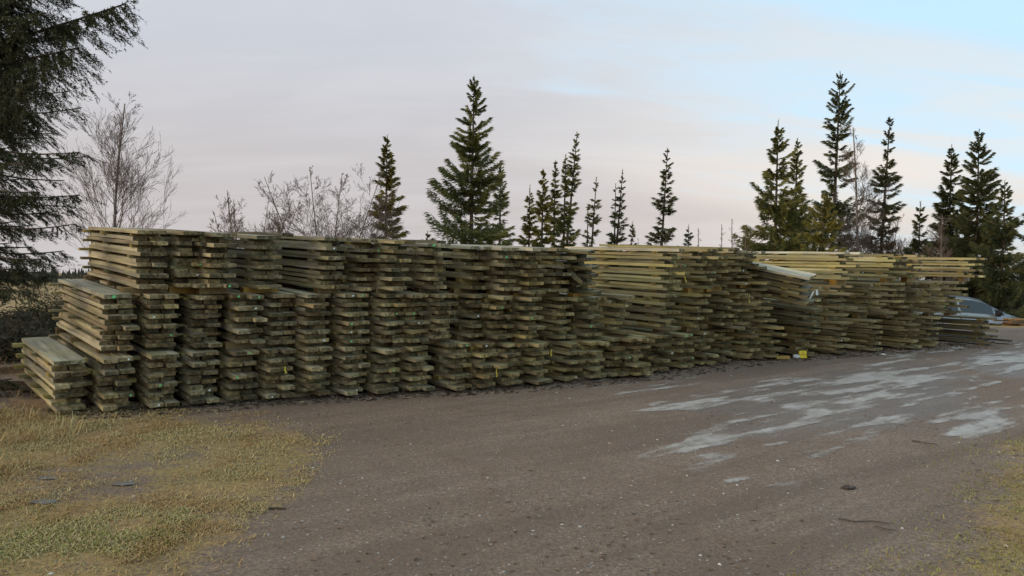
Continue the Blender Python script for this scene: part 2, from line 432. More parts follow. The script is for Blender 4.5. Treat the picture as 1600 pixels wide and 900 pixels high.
def tint(c, r_, amt=.22):
    k = r_.uniform(1 - amt, 1 + amt); w = r_.uniform(-.05, .05)
    return (c[0] * k * (1 + w), c[1] * k, c[2] * k * (1 - w * 1.5), 1)
GREY, OLIVE, YELL, BROWN = (.38, .345, .25), (.38, .335, .20), (.385, .365, .205), (.20, .155, .10)
def bundle(P, n, gap, L, seed, base=GREY, messy=.6, yaw=0, pitch=0, roll=0, pale=None, bearer=None, bearer_h=.04, right_stubs=False, marks=0, front_extra=0, back_stick=True, name='plank_bundle'):
    """P = front right corner at the underside of the lowest plank; the bundle lies along its local +Y"""
    r_ = random.Random(seed)
    M3 = frame(yaw, pitch, roll)
    wv = M3.col[0]; uv = M3.col[2]
    loc = Vector(P) - wv * (PW + .005) - uv * bearer_h
    root = empty(name, loc, M3.to_euler())
    def plank(x, y, z, ln, c):
        o = bpy.data.objects.new('plank', r_.choice(PLANKS))
        o.location = (x, y, z); o.scale = (1, ln, 1)
        o.rotation_euler = (0, r_.uniform(-.012, .012) * (.5 + messy), r_.uniform(-.008, .008) * (.3 + 1.6 * messy))
        o.color = c; link(o, root); return o
    unit = 2 * PT + gap
    rowoff = 0
    for k in range(n + 1):
        z0 = bearer_h + k * unit
        rowoff = .6 * rowoff + r_.gauss(0, .012) * messy * 1.6
        for lay in ('B', 'A') if k < n else ('B',):
            for sx in (-1, 1):
                front = (r_.gauss(0, .042) if lay == 'B' else .095 + abs(r_.gauss(0, .04))) * (.75 + .4 * messy) - (front_extra if lay == 'B' else 0)
                if r_.random() < .12 * messy: front += r_.uniform(-.15, .2)
                back = L + r_.gauss(0, .03) * (.5 + messy) - (0 if lay == 'B' else .05)
                c = tint(base, r_, .34)
                if r_.random() < .18: c = tint((base[0] * .72, base[1] * .66, base[2] * .62), r_, .25)
                elif r_.random() < .12: c = tint((base[0] * 1.25, base[1] * 1.22, base[2] * 1.05), r_, .15)
                if k == n and pale is not None: c = tint(pale, r_, .08)
                o = plank(sx * (PW + .005 + .006 * r_.random()) / 2 + rowoff + r_.gauss(0, .004) * (1 + messy), front, z0 + (PT if lay == 'A' else 0) + .0008, back - front, c)
                if marks and lay == 'B' and r_.random() < marks:
                    pm = bpy.data.objects.new('paint_mark', r_.choice(PATCH[r_.random() < .45]))
                    pm.location = (r_.uniform(-.035, .035), -.002 / max(.5, back - front), PT * .5); pm.scale = (1, 1 / (back - front), r_.uniform(.7, 1.0)); pm.parent = o; COL.objects.link(pm)
        if k < n:
            zs = z0 + 2 * PT
            spots = [(L * .58 + r_.gauss(0, .04), r_.uniform(.0, .05), 0)]
            if back_stick: spots.append((L - .10 + r_.gauss(0, .02), r_.uniform(.06, .13), 0))
            spots.append((.30 + r_.gauss(0, .03), r_.uniform(.0, .03), r_.uniform(.07, .15) if right_stubs else .01))
            for y, pl, pr in spots:
                o = bpy.data.objects.new('sticker', STICK)
                w_ = 2 * PW + pl + pr; o.scale = (w_, r_.uniform(.07, .12), gap - .001)
                o.location = ((pr - pl) / 2 + rowoff, y, zs + .001); o.color = tint((.30, .265, .14) if r_.random() < .7 else (.40, .33, .12), r_, .25); link(o, root)
    if bearer is not None:
        for y in (.22 + r_.uniform(-.06, .10), L * .55, L - .2):
            o = bpy.data.objects.new('bearer', STICK)
            o.scale = (2 * PW + r_.uniform(.0, .16), .10, bearer_h - .001); o.location = (r_.uniform(-.03, .03), y, 0)
            o.color = tint(bearer, r_, .3); link(o, root)
    root['_h'] = bearer_h + n * unit + PT
    return root

# bottom row: (right edge px, bottom px)
BOT = [(135, 640), (208, 637), (279, 632), (343, 627), (404, 622), (460, 619), (517, 616), (572, 613), (627, 611), (676, 608), (737, 605), (780, 603), (820, 599), (861, 597), (907, 592),
       (947, 589), (982, 586), (1017, 584), (1046, 578), (1083, 573), (1114, 568), (1147, 563), (1192, 560), (1223, 557), (1275, 554), (1326, 551), (1378, 547), (1436, 543), (1469, 540)]
BX = [a for a, _ in BOT]
P0 = [on_plane(a, c, .035) for a, c in BOT]
Y0 = [p.y for p in P0]
def depth(px): return float(np.interp(px, BX + [1600], Y0 + [Y0[-1] + 1.2]))
def ip(tab, x): return float(np.interp(x, [a for a, _ in tab], [c for _, c in tab]))
T0 = [(135, 560), (208, 557), (279, 551), (343, 548), (404, 546), (460, 544), (517, 541), (572, 540), (627, 544), (680, 541), (737, 536), (820, 535), (907, 534), (947, 533), (990, 526), (1083, 521), (1147, 514), (1275, 504), (1378, 499), (1469, 494)]
B1 = [(211, 546), (279, 542), (346, 539), (409, 536), (460, 537), (517, 535), (572, 534), (632, 534), (713, 530), (765, 528), (850, 529), (943, 527), (1000, 518), (1107, 513), (1170, 506), (1283, 498), (1375, 493), (1520, 488)]
T1 = [(211, 459), (279, 460), (346, 461), (409, 460), (460, 459), (572, 459), (765, 459), (850, 464), (943, 464), (1000, 460), (1107, 459), (1170, 452), (1207, 450), (1330, 446), (1400, 442), (1520, 440)]
B2 = [(238, 449), (346, 451), (443, 450), (572, 453), (765, 453), (850, 458), (943, 458), (1068, 453), (1107, 453), (1172, 445), (1330, 440), (1412, 436), (1535, 434)]
T2 = [(238, 360), (322, 362), (370, 365), (443, 369), (542, 371), (592, 374), (640, 376), (700, 381), (765, 385), (815, 387), (889, 388), (1068, 389), (1135, 389), (1198, 393), (1340, 394), (1412, 397), (1535, 403)]
MID = [211, 279, 346, 409, 460, 517, 575, 632, 668, 713, 765, 806, 847, 898, 943, 989, 1062, 1107, 1142, 1172, 1207, 1283, 1330, 1375, 1412, 1440, 1472, 1505]
TOP = [262, 322, 370, 443, 542, 592, 642, 700, 765, 815, 850, 889, 1068, 1115, 1138, 1172, 1198, 1340, 1412, 1440, 1535]

ORD = ['', 'first', 'second', 'third', 'fourth', 'fifth', 'sixth', 'seventh', 'eighth', 'ninth', 'tenth', 'eleventh', 'twelfth']
def make_label(i, marks, kind):
    """marks: list of (index, phrase on the landmark itself, phrase used by its neighbours, 'l'/'r'/'lr' sides it serves)"""
    best = None
    for mi_, own, ref, sides in marks:
        d = i - mi_
        if d == 0: return own
        s = 'right' if d > 0 else 'left'
        if s[0] not in sides: continue
        if best is None or abs(d) < best[0]: best = (abs(d), s, ref)
    d, s, ref = best
    w = 'first' if d == 1 else ORD[d]
    return f'{kind} plank bundle, {w} to the {s} of {ref}'
def nearest(lst, x): return min(range(len(lst)), key=lambda i: abs(lst[i] - x))
LM_B = [(0, 'short single plank bundle with bare top at the left end of the row', 'the left-end bundle', 'r'),
        (nearest(BX, 780), 'ground-level plank bundle with a yellow strap hanging down its plank ends', 'the yellow strap', 'lr'),
        (nearest(BX, 1275), 'ground-level plank bundle just behind the yellow card on the gravel', 'the yellow card', 'lr'),
        (len(BOT) - 1, 'ground-level plank bundle beside the low pile in front of the car', 'the low car-side pile', 'l')]
LM_M = [(0, 'two-high bundle with bare top planks and green tag at the left', 'the bare-topped left bundle', 'r'),
        (nearest(MID, 1172), 'mid-height plank bundle marked by a short upright yellow strap', 'the upright yellow strap', 'lr'),
        (len(MID) - 1, 'mid-height plank bundle whose ends reach out before the car windows', 'the one before the car windows', 'l')]
LM_T = [(0, 'topmost plank bundle at the left end under the leaning birch', 'the one under the birch', 'r'),
        (nearest(TOP, 700), 'top bundle right below the tallest dense spruce, with a green tag', 'the green-tagged spruce one', 'lr'),
        (nearest(TOP, 1068), 'top bundle of long olive planks with a slanting yellow strap', 'the slanting yellow strap', 'lr'),
        (nearest(TOP, 1340), 'top bundle of bright yellowish planks behind the toppled bundle', 'the bright yellowish one', 'lr'),
        (len(TOP) - 1, 'right-end top plank bundle of yellow-green planks above the car', 'the right-end one', 'l')]
NB, NM, NT_ = {}, {}, {}
def colour_at(px):
    f = smooth(350, 1150, px)
    return tuple(a * (1 - f) + c * f for a, c in zip(GREY, OLIVE))
def mess(px): return .45 + .75 * float(smooth(600, 1250, px))
def pit(px): return float(np.interp(px, [100, 800, 1350], [.020, .012, -.016]))
def units(H): 
    n = max(2, round((H - PT) / .102)); return n, (H - PT) / n - 2 * PT
for i, (px, py) in enumerate(BOT):
    P = P0[i]; H = (py - ip(T0, px)) * P.y / F_PX; n, g = units(H)
    L = 2.2 + R.gauss(0, .06)
    if i == 0: L = 1.62
    o = bundle(P, n, g, L, 1000 + i, colour_at(px), mess(px), yaw=R.gauss(0, .012 + .02 * (px > 900)), pitch=pit(px), bearer=BROWN, bearer_h=.035, right_stubs=i < 9, marks=.07, pale=(.37, .36, .285) if i < 1 else None)
    tag(o, make_label(i, LM_B, 'ground-level'), 'plank bundle', 'plank bundles on the ground in the long timber row'); NB[i] = o
for i, px in enumerate(MID):
    Y = depth(px) + R.uniform(-.02, .14); yb = ip(B1, px) + R.uniform(-2.5, 1); P = at(px, yb, Y); H = (yb - ip(T1, px)) * Y / F_PX; n, g = units(H)
    bh = max(.02, (ip(T0, px) - yb) * Y / F_PX + .002) if px < 1500 else .04
    L = 2.2 + R.gauss(0, .07)
    if i == 0: L = 2.1
    o = bundle(P, n, g, L, 2000 + i, colour_at(px), mess(px), yaw=R.gauss(0, .012 + .025 * (px > 900)), pitch=pit(px), bearer=(.22, .16, .08), bearer_h=bh, right_stubs=i < 8, marks=.09, pale=(.37, .36, .285) if i == 0 else None)
    tag(o, make_label(i, LM_M, 'mid-height'), 'plank bundle', 'plank bundles on the middle tier of the timber row'); NM[i] = o
for i, px in enumerate(TOP):
    Y = depth(px) + R.uniform(-.02, .18); yb = ip(B2, px) + R.uniform(-2.5, 1)
    P = at(px, yb, Y); H = (yb - ip(T2, px)) * Y / F_PX; n, g = units(H)
    bh = max(.02, (ip(T1, px) - yb) * Y / F_PX + .002)
    L = 2.2 + R.gauss(0, .08)
    c = colour_at(px); pale = None
    if px in (1068, 1340, 1412, 1535): c = YELL
    if px in (700, 765, 815, 850, 1068, 1172, 1198, 1340): pale = (.55, .54, .46)
    o = bundle(P, n, g, L, 3000 + i, c, mess(px), yaw=R.gauss(0, .015 + .02 * (px > 900)), pitch=pit(px) - .004, bearer=(.36, .22, .05) if R.random() < .6 else (.24, .17, .08), bearer_h=bh, marks=.05, pale=pale)
    tag(o, make_label(i, LM_T, 'top-tier'), 'plank bundle', 'plank bundles on the top tier of the timber row'); NT_[i] = o

# low pile in front of the car
P = on_plane(1558, 536, .035); H = (535 - 495) * P.y / F_PX; n, g = units(H)
o = bundle(P, n, g, 2.3, 4000, (.205, .185, .12), 1.5, yaw=.03, pitch=-.02, bearer=BROWN, bearer_h=.035)
tag(o, 'low ragged plank pile standing alone in front of the silver car', 'plank pile')

# toppled bundle with pale top planks leaning down to the right
P = at(1268, 470, depth(1240) - .30)
o = bundle(P, 4, .022, 1.45, 4100, (.25, .225, .14), .9, yaw=.22, pitch=.15, roll=.24, pale=(.58, .54, .42), bearer=None, bearer_h=0.0, name='toppled_plank_bundle')
tag(o, 'toppled plank bundle with pale top boards tilting down to the right', 'plank bundle')
P = at(1276, 505, depth(1250) - .12)
o = bundle(P, 2, .02, 1.7, 4101, (.21, .195, .125), 1.6, yaw=-.06, pitch=.02, roll=.02, bearer=None, bearer_h=0, name='loose_plank_stack')
tag(o, 'slumped plank stack with a torn white strap beneath the toppled bundle', 'plank stack')
# disturbed upper bundle left of the long olive planks
P = at(944, 457, depth(930) + .05)
o = bundle(P, 5, .024, 2.0, 4102, (.205, .19, .12), 2.2, yaw=.10, pitch=.01, roll=.05, bearer=(.36, .22, .05), bearer_h=.05, name='collapsed_plank_bundle')
tag(o, 'collapsed top-tier bundle with skewed planks beside the long olive planks', 'plank bundle')

def loose(name, label, A, B, w=PW, t=PT, c=GREY, cat='plank', group=None, roll=0.0):
    """a single plank from A to B (centre line of underside)"""
    A, B = Vector(A), Vector(B); d = B - A; ln = d.length; d.normalize()
    x = d.cross(Vector((0, 0, 1))).normalized(); u = x.cross(d)
    M = Matrix((x, d, u)).transposed() @ Matrix.Rotation(roll, 3, 'Y')
    o = bpy.data.objects.new(name, PLANKS[R.randrange(14)]); o.location = A; o.rotation_euler = M.to_euler(); o.scale = (w / PW, ln, t / PT); o.color = (*c, 1)
    link(o); tag(o, label, cat, group); return o
def dirw(px, py, Y, ln, yaw=0, pitch=0):
    A = at(px, py, Y); M = frame(yaw, pitch); return A, A + M.col[1] * ln
LG = 'loose planks lying on the timber row'
loose('loose_plank', 'loose plank propped aslant on the collapsed top-tier bundle', at(903, 441, depth(900) - .05), at(882, 414, depth(890) + .45), c=(.30, .27, .17), group=LG, roll=.5)
loose('loose_plank', 'pale plank sticking out between the lower tiers below the yellow strap', *dirw(1160, 515, depth(1150) - .22, 1.9, .02), c=(.34, .31, .20), group=LG)
loose('loose_plank', 'wide weathered plank jutting from the low tier left of centre right', at(1012, 535, depth(1010) - .22), at(960, 524, depth(1000) + 1.1), w=.2, c=(.27, .25, .15), group=LG)
for k, (px, py, ln, lab) in enumerate([(690, 381, 2.1, 'grey plank overhanging at the top beside the big dense spruce'), (450, 370, 1.4, 'dark plank laid flat on the row top below the multi-stemmed bare tree'),
                                       (1125, 391, 2.3, 'raised olive plank lying on the row top near the bare saplings'), (1152, 391, 2.2, 'dark plank beside the raised olive one on the row top')]):
    loose('loose_plank', lab, *dirw(px, py, depth(px) + .08, ln, R.uniform(-.03, .03), .004), c=[(.2, .19, .14), (.17, .165, .12), (.30, .28, .13), (.17, .15, .10)][k], group=LG)
loose('loose_plank', 'long low plank on the gravel at the foot of the car-side pile', *dirw(1580, 534, depth(1560) - .15, 2.2, .05), w=.16, c=(.155, .12, .09), group=LG)
for k, (dx_, lab) in enumerate([(0, 'pale frosty board on the slumped stack, nearer the torn strap'), (-26, 'pale frosty board on the slumped stack, farther from the torn strap')]):
    loose('loose_plank', lab, *dirw(1268 + dx_, 471 + k * 5, depth(1255) - .25, 1.0, -.05, .03), c=(.40, .39, .31), group=LG)
# beams on the ground at the left end
for k, (y_, lab) in enumerate([(583, 'brown beam lying on the ground farther behind the left-end bundle'), (608, 'brown beam lying on the ground nearer the left-end bundle'), (632, 'rough beam under the foot of the left-end bundle')]):
    A = on_plane(-140 if k < 2 else 20, y_ + (3 if k < 2 else 2)); B_ = on_plane(58 + 12 * k, y_ - 1 + (6 if k == 2 else 0))
    loose('ground_beam', lab, A, B_, w=.10, t=.085, c=(.20, .135, .085), cat='beam', group='beams on the ground at the left end')

def ribbon(name, pts, w, mat, parent=None, wdir=None, th=.003):
    pts = [Vector(p) for p in pts]; v = []; wd = wdir or Vector((1, 0, 0)); nrm = Vector((0, -1, 0))
    for p in pts:
        for a, c in ((-1, 0), (1, 0), (1, 1), (-1, 1)): v.append(p + wd * (a * w / 2) + nrm * (c * th))
    f = []
    for i in range(len(pts) - 1):
        for j in range(4): f.append((i * 4 + j, i * 4 + (j + 1) % 4, i * 4 + 4 + (j + 1) % 4, i * 4 + 4 + j))
    f += [(3, 2, 1, 0), tuple(len(v) - 4 + j for j in range(4))]
    return obj(name, mesh_np(name, [tuple(p) for p in v], f, mat), parent)
def strap_on(root, x, z0, z1, slant=0.0, w=.012, y=-.07):
    n = 5; pts = [(x + slant * i / n + .004 * math.sin(i * 2), y - .004 * math.cos(i), z0 + (z1 - z0) * i / n) for i in range(n + 1)]
    ribbon('strap_tail', pts, w, M_PAINT[2], root)
strap_on(NB[nearest(BX, 780)], .03, .16, .30)
strap_on(NB[nearest(BX, 861)], .04, .36, .44, .015, .009)
strap_on(NM[nearest(MID, 1172)], -.02, .36, .50)
strap_on(NT_[nearest(TOP, 1068)], .08, .16, .31, -.05)
def green_tag(root):
    ps = [c for c in root.children if c.name.startswith('plank')]; zt = max(c.location.z for c in ps)
    o = min((c for c in ps if c.location.z > zt - .02), key=lambda c: c.location.x)
    pm = bpy.data.objects.new('paint_mark', PATCH[1][0]); ln = o.scale[1]
    pm.location = (.02, -.004 / ln, PT * .5); pm.scale = (1.7, 1 / ln, 1.25); pm.parent = o; COL.objects.link(pm)
green_tag(NM[0]); green_tag(NT_[nearest(TOP, 700)])
strap_on(NB[5], .0, .30, .37, -.01, .012)
M_WHITE = plain('white_plastic', (.72, .72, .68), .4, .08, 20)
pts = [at(1252, 477, depth(1250) - .35), at(1258, 474, depth(1250) - .38), at(1264, 469, depth(1250) - .38), at(1268, 462, depth(1250) - .36), at(1271, 455, depth(1250) - .33), at(1276, 453, depth(1250) - .30), at(1277, 461, depth(1250) - .30)]
tag(ribbon('torn_strap', pts, .05, M_WHITE, wdir=Vector((.7, .5, .25)).normalized()), 'torn white strap curling up beside the toppled bundle', 'strap')

# litter by the foot of the row
M_CARD = plain('yellow_card', (.80, .58, .02), .45, .06, 10)
P = on_plane(1255, 560); o = empty('yellow_card', P, (math.radians(-12), 0, math.radians(18)))
m = MB(); m.box(-.065, .065, -.01, .01, .005, .115); obj('card', m.mesh('card', M_CARD), o)
m = MB(); m.box(-.065, .065, -.014, -.0105, .052, .058); m.box(-.03, .02, -.014, -.0105, .075, .083); obj('printed_line', m.mesh('printed_line', plain('printing', (.35, .24, .02), .5)), o)
m = MB(); m.box(.05, .06, .0, .012, -.03, .02); m.box(-.06, -.05, .0, .012, -.03, .02); obj('foot', m.mesh('foot', plain('dark_metal', (.05, .05, .05), .5)), o)
tag(o, 'bright yellow card standing on the gravel against the timber row', 'card')
P = on_plane(1222, 561); o = obj('timber_offcut', STICK, loc=P, rot=(0, 0, .35)); o.scale = (.24, .06, .05); o.color = (.52, .33, .08, 1)
tag(o, 'short orange timber offcut lying at the foot of the row', 'offcut')
def blob(name, P, r_, sz, mat, seed, sub=(10, 7)):
    g_ = np.random.default_rng(seed); nu, nv_ = sub; v = []; f = []
    for i in range(nv_ + 1):
        for j in range(nu):
            th = math.pi * i / nv_; ph = 2 * math.pi * j / nu; k = r_ * (1 + .35 * (g_.random() - .5))
            v.append((k * sz[0] * math.sin(th) * math.cos(ph), k * sz[1] * math.sin(th) * math.sin(ph), k * sz[2] * math.cos(th)))
    for i in range(nv_):
        for j in range(nu): f.append((i * nu + j, (i + 1) * nu + j, (i + 1) * nu + (j + 1) % nu, i * nu + (j + 1) % nu))
    return obj(name, mesh_np(name, v, f, mat), loc=P)
tag(blob('plastic_scrap', on_plane(1244, 560) + Vector((0, 0, .03)), .05, (1.1, .8, .6), M_WHITE, 5), 'crumpled white plastic scrap beside the yellow card', 'scrap')
tag(blob('plastic_scrap', on_plane(1380, 555) + Vector((0, 0, .01)), .035, (1.3, .5, .4), M_WHITE, 6), 'small white scrap on the gravel before the right part of the row', 'scrap')
M_CLOD = plain('wet_clod', (.075, .057, .045), .8, .4, 40, bump=.6)
tag(blob('soil_clod', on_plane(1325, 763) + Vector((0, 0, .006)), .045, (1.2, .8, .35), M_CLOD, 8), 'dark clod of soil lying on the open gravel', 'clod')
M_STONE = plain('flat_stone', (.17, .155, .135), .95, .3, 25, spec=.05, bump=.5)
for k, (px, py, s_, lab) in enumerate([(68, 785, .09, 'flat grey stone at the bare patch edge in the left grass'), (193, 757, .08, 'small flat stone in the middle of the bare left patch'), (75, 748, .07, 'grey stone half sunk among dry grass at far left')]):
    tag(blob('flat_stone', on_plane(px, py) + Vector((0, 0, .006)), s_ * .7, (1.4, .8, .14), M_STONE, 20 + k), lab, 'stone', 'flat stones in the left grass')
def stick(name, lab, pts, r_, mat):
    v = []; f = []; pts = [Vector(p) for p in pts]
    for i, p in enumerate(pts):
        for j in range(5):
            a = 2 * math.pi * j / 5; k = r_ * (1 - .5 * i / (len(pts) - 1)); v.append((p.x + k * math.cos(a) * .6, p.y + k * math.cos(a) * .8, p.z + k * math.sin(a)))
    for i in range(len(pts) - 1):
        for j in range(5): f.append((i * 5 + j, i * 5 + (j + 1) % 5, i * 5 + 5 + (j + 1) % 5, i * 5 + 5 + j))
    o = obj(name, mesh_np(name, [tuple(p) for p in v], f, mat)); tag(o, lab, 'twig', 'fallen twigs on the gravel'); return o
stick('fallen_twig', 'long dark twig lying on the gravel below the soil clod', [on_plane(x, y) + Vector((0, 0, .008)) for x, y in ((1310, 812), (1335, 817), (1365, 816), (1395, 821))], .005, M_CLOD)
stick('fallen_twig', 'short dark twig just below the long one on the gravel', [on_plane(x, y) + Vector((0, 0, .008)) for x, y in ((1368, 824), (1385, 829), (1400, 831))], .0045, M_CLOD)
stick('fallen_twig', 'dark twig on the gravel under the ice sheet at right', [on_plane(x, y) + Vector((0, 0, .008)) for x, y in ((1425, 690), (1445, 693), (1465, 696))], .006, M_CLOD)
stick('fallen_twig', 'thin brown twig at the grass edge on the left', [on_plane(x, y) + Vector((0, 0, .008)) for x, y in ((420, 797), (433, 796), (446, 797))], .010, M_CLOD)

# ------------------------------------------------------------------ loose stones and grass (uncountable)
def scatter_stones(n, seed):
    g_ = np.random.default_rng(seed)
    y = 3.0 + 10 * g_.random(n) ** 1.6; x = (g_.random(n) * 2 - 1) * (y * .75 + 1)
    size = .003 + .010 * g_.random(n) ** 5
    z = gz_near(x, y)
    octv = np.array([(1, 0, 0), (0, 1, 0), (-1, 0, 0), (0, -1, 0), (0, 0, .7), (0, 0, -.5)], float)
    octf = np.array([(0, 1, 4), (1, 2, 4), (2, 3, 4), (3, 0, 4), (1, 0, 5), (2, 1, 5), (3, 2, 5), (0, 3, 5)])
    a = g_.random(n) * 6.28; ca, sa = np.cos(a), np.sin(a)
    V = octv[None] * (1 + .5 * (g_.random((n, 6, 1)) - .5)) * size[:, None, None]
    V[:, :, 0] *= 1.4
    X = V[:, :, 0] * ca[:, None] - V[:, :, 1] * sa[:, None] + x[:, None]; Y = V[:, :, 0] * sa[:, None] + V[:, :, 1] * ca[:, None] + y[:, None]
    Z = V[:, :, 2] + z[:, None] + .001
    Fc = (octf[None] + (np.arange(n) * 6)[:, None, None]).reshape(-1, 3)
    return np.stack([X, Y, Z], -1).reshape(-1, 3), Fc
def island_mat(name, stops, rough=.8):
    m, t, b = material(name); q = NT(t); geo = q.n('ShaderNodeNewGeometry')
    cr = q.n('ShaderNodeValToRGB'); q.l(geo.outputs['Random Per Island'], cr.inputs[0])
    el = cr.color_ramp.elements
    el[0].position, el[0].color = stops[0][0], (*stops[0][1], 1); el[1].position, el[1].color = stops[-1][0], (*stops[-1][1], 1)
    for p_, c_ in stops[1:-1]: e = el.new(p_); e.color = (*c_, 1)
    pn = q.noise(geo.outputs['Position'], 1.7, 4, .6)
    q.l(q.mix(q.ramp(pn, .44, .62, 0, .75), cr.outputs[0], q.mix(1.0, cr.outputs[0], (.82, .62, .52), 'MULTIPLY')), b.inputs['Base Color']); b.inputs['Roughness'].default_value = rough; b.inputs['Specular IOR Level'].default_value = .2
    return m
v, f = scatter_stones(9000, 4)
tag(obj('gravel', mesh_np('gravel', v, f, island_mat('loose_stones', [(0, (.10, .085, .07)), (.5, (.24, .205, .17)), (.8, (.34, .30, .26)), (1, (.60, .56, .50))]))), kind='stuff')
def scatter_grass(n, region, seed, hmin, hmax, lean=.8):
    g_ = np.random.default_rng(seed); x, y = region(g_, n)
    n = len(x); z = gz_near(x, y)
    h = hmin + (hmax - hmin) * g_.random(n) ** 2.2; a = g_.random(n) * 6.283; w = .0016 + .0022 * g_.random(n)
    ln = lean * (.4 + g_.random(n)); da = a + 1.57
    bx, by = np.cos(a), np.sin(a)
    px, py = np.cos(da), np.sin(da)
    p0 = np.stack([x - px * w, y - py * w, z - .004], -1); p1 = np.stack([x + px * w, y + py * w, z - .004], -1)
    mx = x + bx * h * ln * .4; my = y + by * h * ln * .4; mz = z + h * .62
    p2 = np.stack([mx + px * w * .8, my + py * w * .8, mz], -1); p3 = np.stack([mx - px * w * .8, my - py * w * .8, mz], -1)
    p4 = np.stack([x + bx * h * ln * 1.15, y + by * h * ln * 1.15, z + h * (1.0 - .45 * np.minimum(ln, 1.9))], -1)
    V = np.stack([p0, p1, p2, p3, p4], 1).reshape(-1, 3)
    base = (np.arange(n) * 5)[:, None, None]
    Fc = (np.array([(0, 1, 2), (0, 2, 3), (3, 2, 4)])[None] + base).reshape(-1, 3)
    return V, Fc
def reg(poly, pw, extra=None, dens=.5):
    xs = [p[0] for p in poly]; ys = [p[1] for p in poly]
    x0, x1, y0, y1 = max(-9, min(xs)), min(12, max(xs)), max(2.6, min(ys)), min(14, max(ys))
    def fn(g_, n):
        x = x0 + (x1 - x0) * g_.random(n); y = y0 + (y1 - y0) * g_.random(n)
        ed = .55 * (fbm(x * 1.6, y * 1.6, 4) - .5) + .35 * (fbm(x * 6, y * 6, 3) - .5)
        m_ = smooth(-.5, .7, dist_poly(poly, x, y) + ed * 1.6)
        if extra is not None: m_ = m_ * (1 - .75 * smooth(-.3, .5, dist_poly(extra, x, y) + ed * 1.5))
        cl = (smooth(.40, .60, fbm(x * 3.1, y * 3.1, 3)) * .85 + .15) * (.6 + .4 * smooth(.36, .52, fbm(x * .9 + 7, y * .9, 3)))
        k = g_.random(n) < m_ * cl; return x[k], y[k]
    return fn
M_DRYG = island_mat('dry_grass', [(0, (0.276, 0.194, 0.088)), (.4, (0.480, 0.356, 0.165)), (.75, (0.432, 0.350, 0.138)), (1, (0.648, 0.512, 0.264))])
M_GRNG = island_mat('winter_grass', [(0, (0.230, 0.204, 0.064)), (.5, (0.340, 0.326, 0.093)), (.8, (0.246, 0.296, 0.064)), (1, (0.468, 0.439, 0.170))])
V, Fc = scatter_grass(420000, reg(GRASS_L, 1, BARE_L), 11, .006, .036, 2.1)
tag(obj('grass', mesh_np('grass', V, Fc, M_DRYG)), kind='stuff')
V, Fc = scatter_grass(110000, reg(GRASS_R, 1), 12, .006, .034, 1.7)
tag(obj('grass', mesh_np('grass', V, Fc, M_GRNG)), kind='stuff')
GREEN_L = gp((-150, 900), (-60, 800), (60, 790), (170, 795), (300, 815), (280, 850), (120, 900), (0, 950))
V, Fc = scatter_grass(24000, reg(GREEN_L, 1), 13, .008, .035, 1.0)
tag(obj('grass', mesh_np('grass', V, Fc, M_GRNG)), kind='stuff')
def left_tall(g_, n):
    x = -8 + 4.6 * g_.random(n); y = 5.2 + 2.6 * g_.random(n); px = 800 + 1210 * x / y
    k = (px < 330) & (g_.random(n) < smooth(.42, .62, fbm(x * 2.4, y * 2.4, 3))) & ((px < 60) | (y < 6.9)); return x[k], y[k]
V, Fc = scatter_grass(16000, left_tall, 14, .04, .17, 1.2)
tag(obj('dry_tall_grass', mesh_np('dry_tall_grass', V, Fc, M_DRYG)), kind='stuff')
def left_bank(g_, n):
    x = -17 + 13 * g_.random(n); y = 8.2 + 9 * g_.random(n); px = 800 + 1210 * x / y
    k = (px < 150) & (g_.random(n) < smooth(.4, .6, fbm(x * 1.2, y * 1.2, 3))); return x[k], y[k]
V, Fc = scatter_grass(30000, left_bank, 15, .06, .32, 1.2)
tag(obj('bank_grass', mesh_np('bank_grass', V, Fc, island_mat('ochre_grass', [(0, (.20, .13, .06)), (.5, (.36, .24, .11)), (1, (.45, .32, .16))]))), kind='stuff')
# fallen leaves on the gravel
def leaves(n, seed):
    g_ = np.random.default_rng(seed); y = 2.9 + 5 * g_.random(n) ** 1.3; x = (g_.random(n) * 1.5 - .45) * y * .7
    k = g_.random(n) < smooth(.45, .65, fbm(x * .9 + 3, y * .9, 3)); x, y = x[k], y[k]; n = len(x)
    z = gz_near(x, y) + .004; a = g_.random(n) * 6.28; s = .010 + .012 * g_.random(n)
    c, s_ = np.cos(a), np.sin(a); pts = []
    for (u_, w_, h_) in ((-1, 0, 0), (0, -.5, .25), (1, 0, .1), (0, .5, .3)):
        pts.append(np.stack([x + s * (u_ * c - w_ * s_), y + s * (u_ * s_ + w_ * c), z + s * h_ * g_.random(n)], -1))
    return np.stack(pts, 1).reshape(-1, 3), (np.array([(0, 1, 2, 3)])[None] + (np.arange(n) * 4)[:, None, None]).reshape(-1, 4)
v, f = leaves(1500, 21)
tag(obj('fallen_leaves', mesh_np('fallen_leaves', v, f, island_mat('leaf_litter', [(0, (.10, .07, .045)), (.6, (.20, .135, .08)), (1, (.34, .27, .2))]))), kind='stuff')

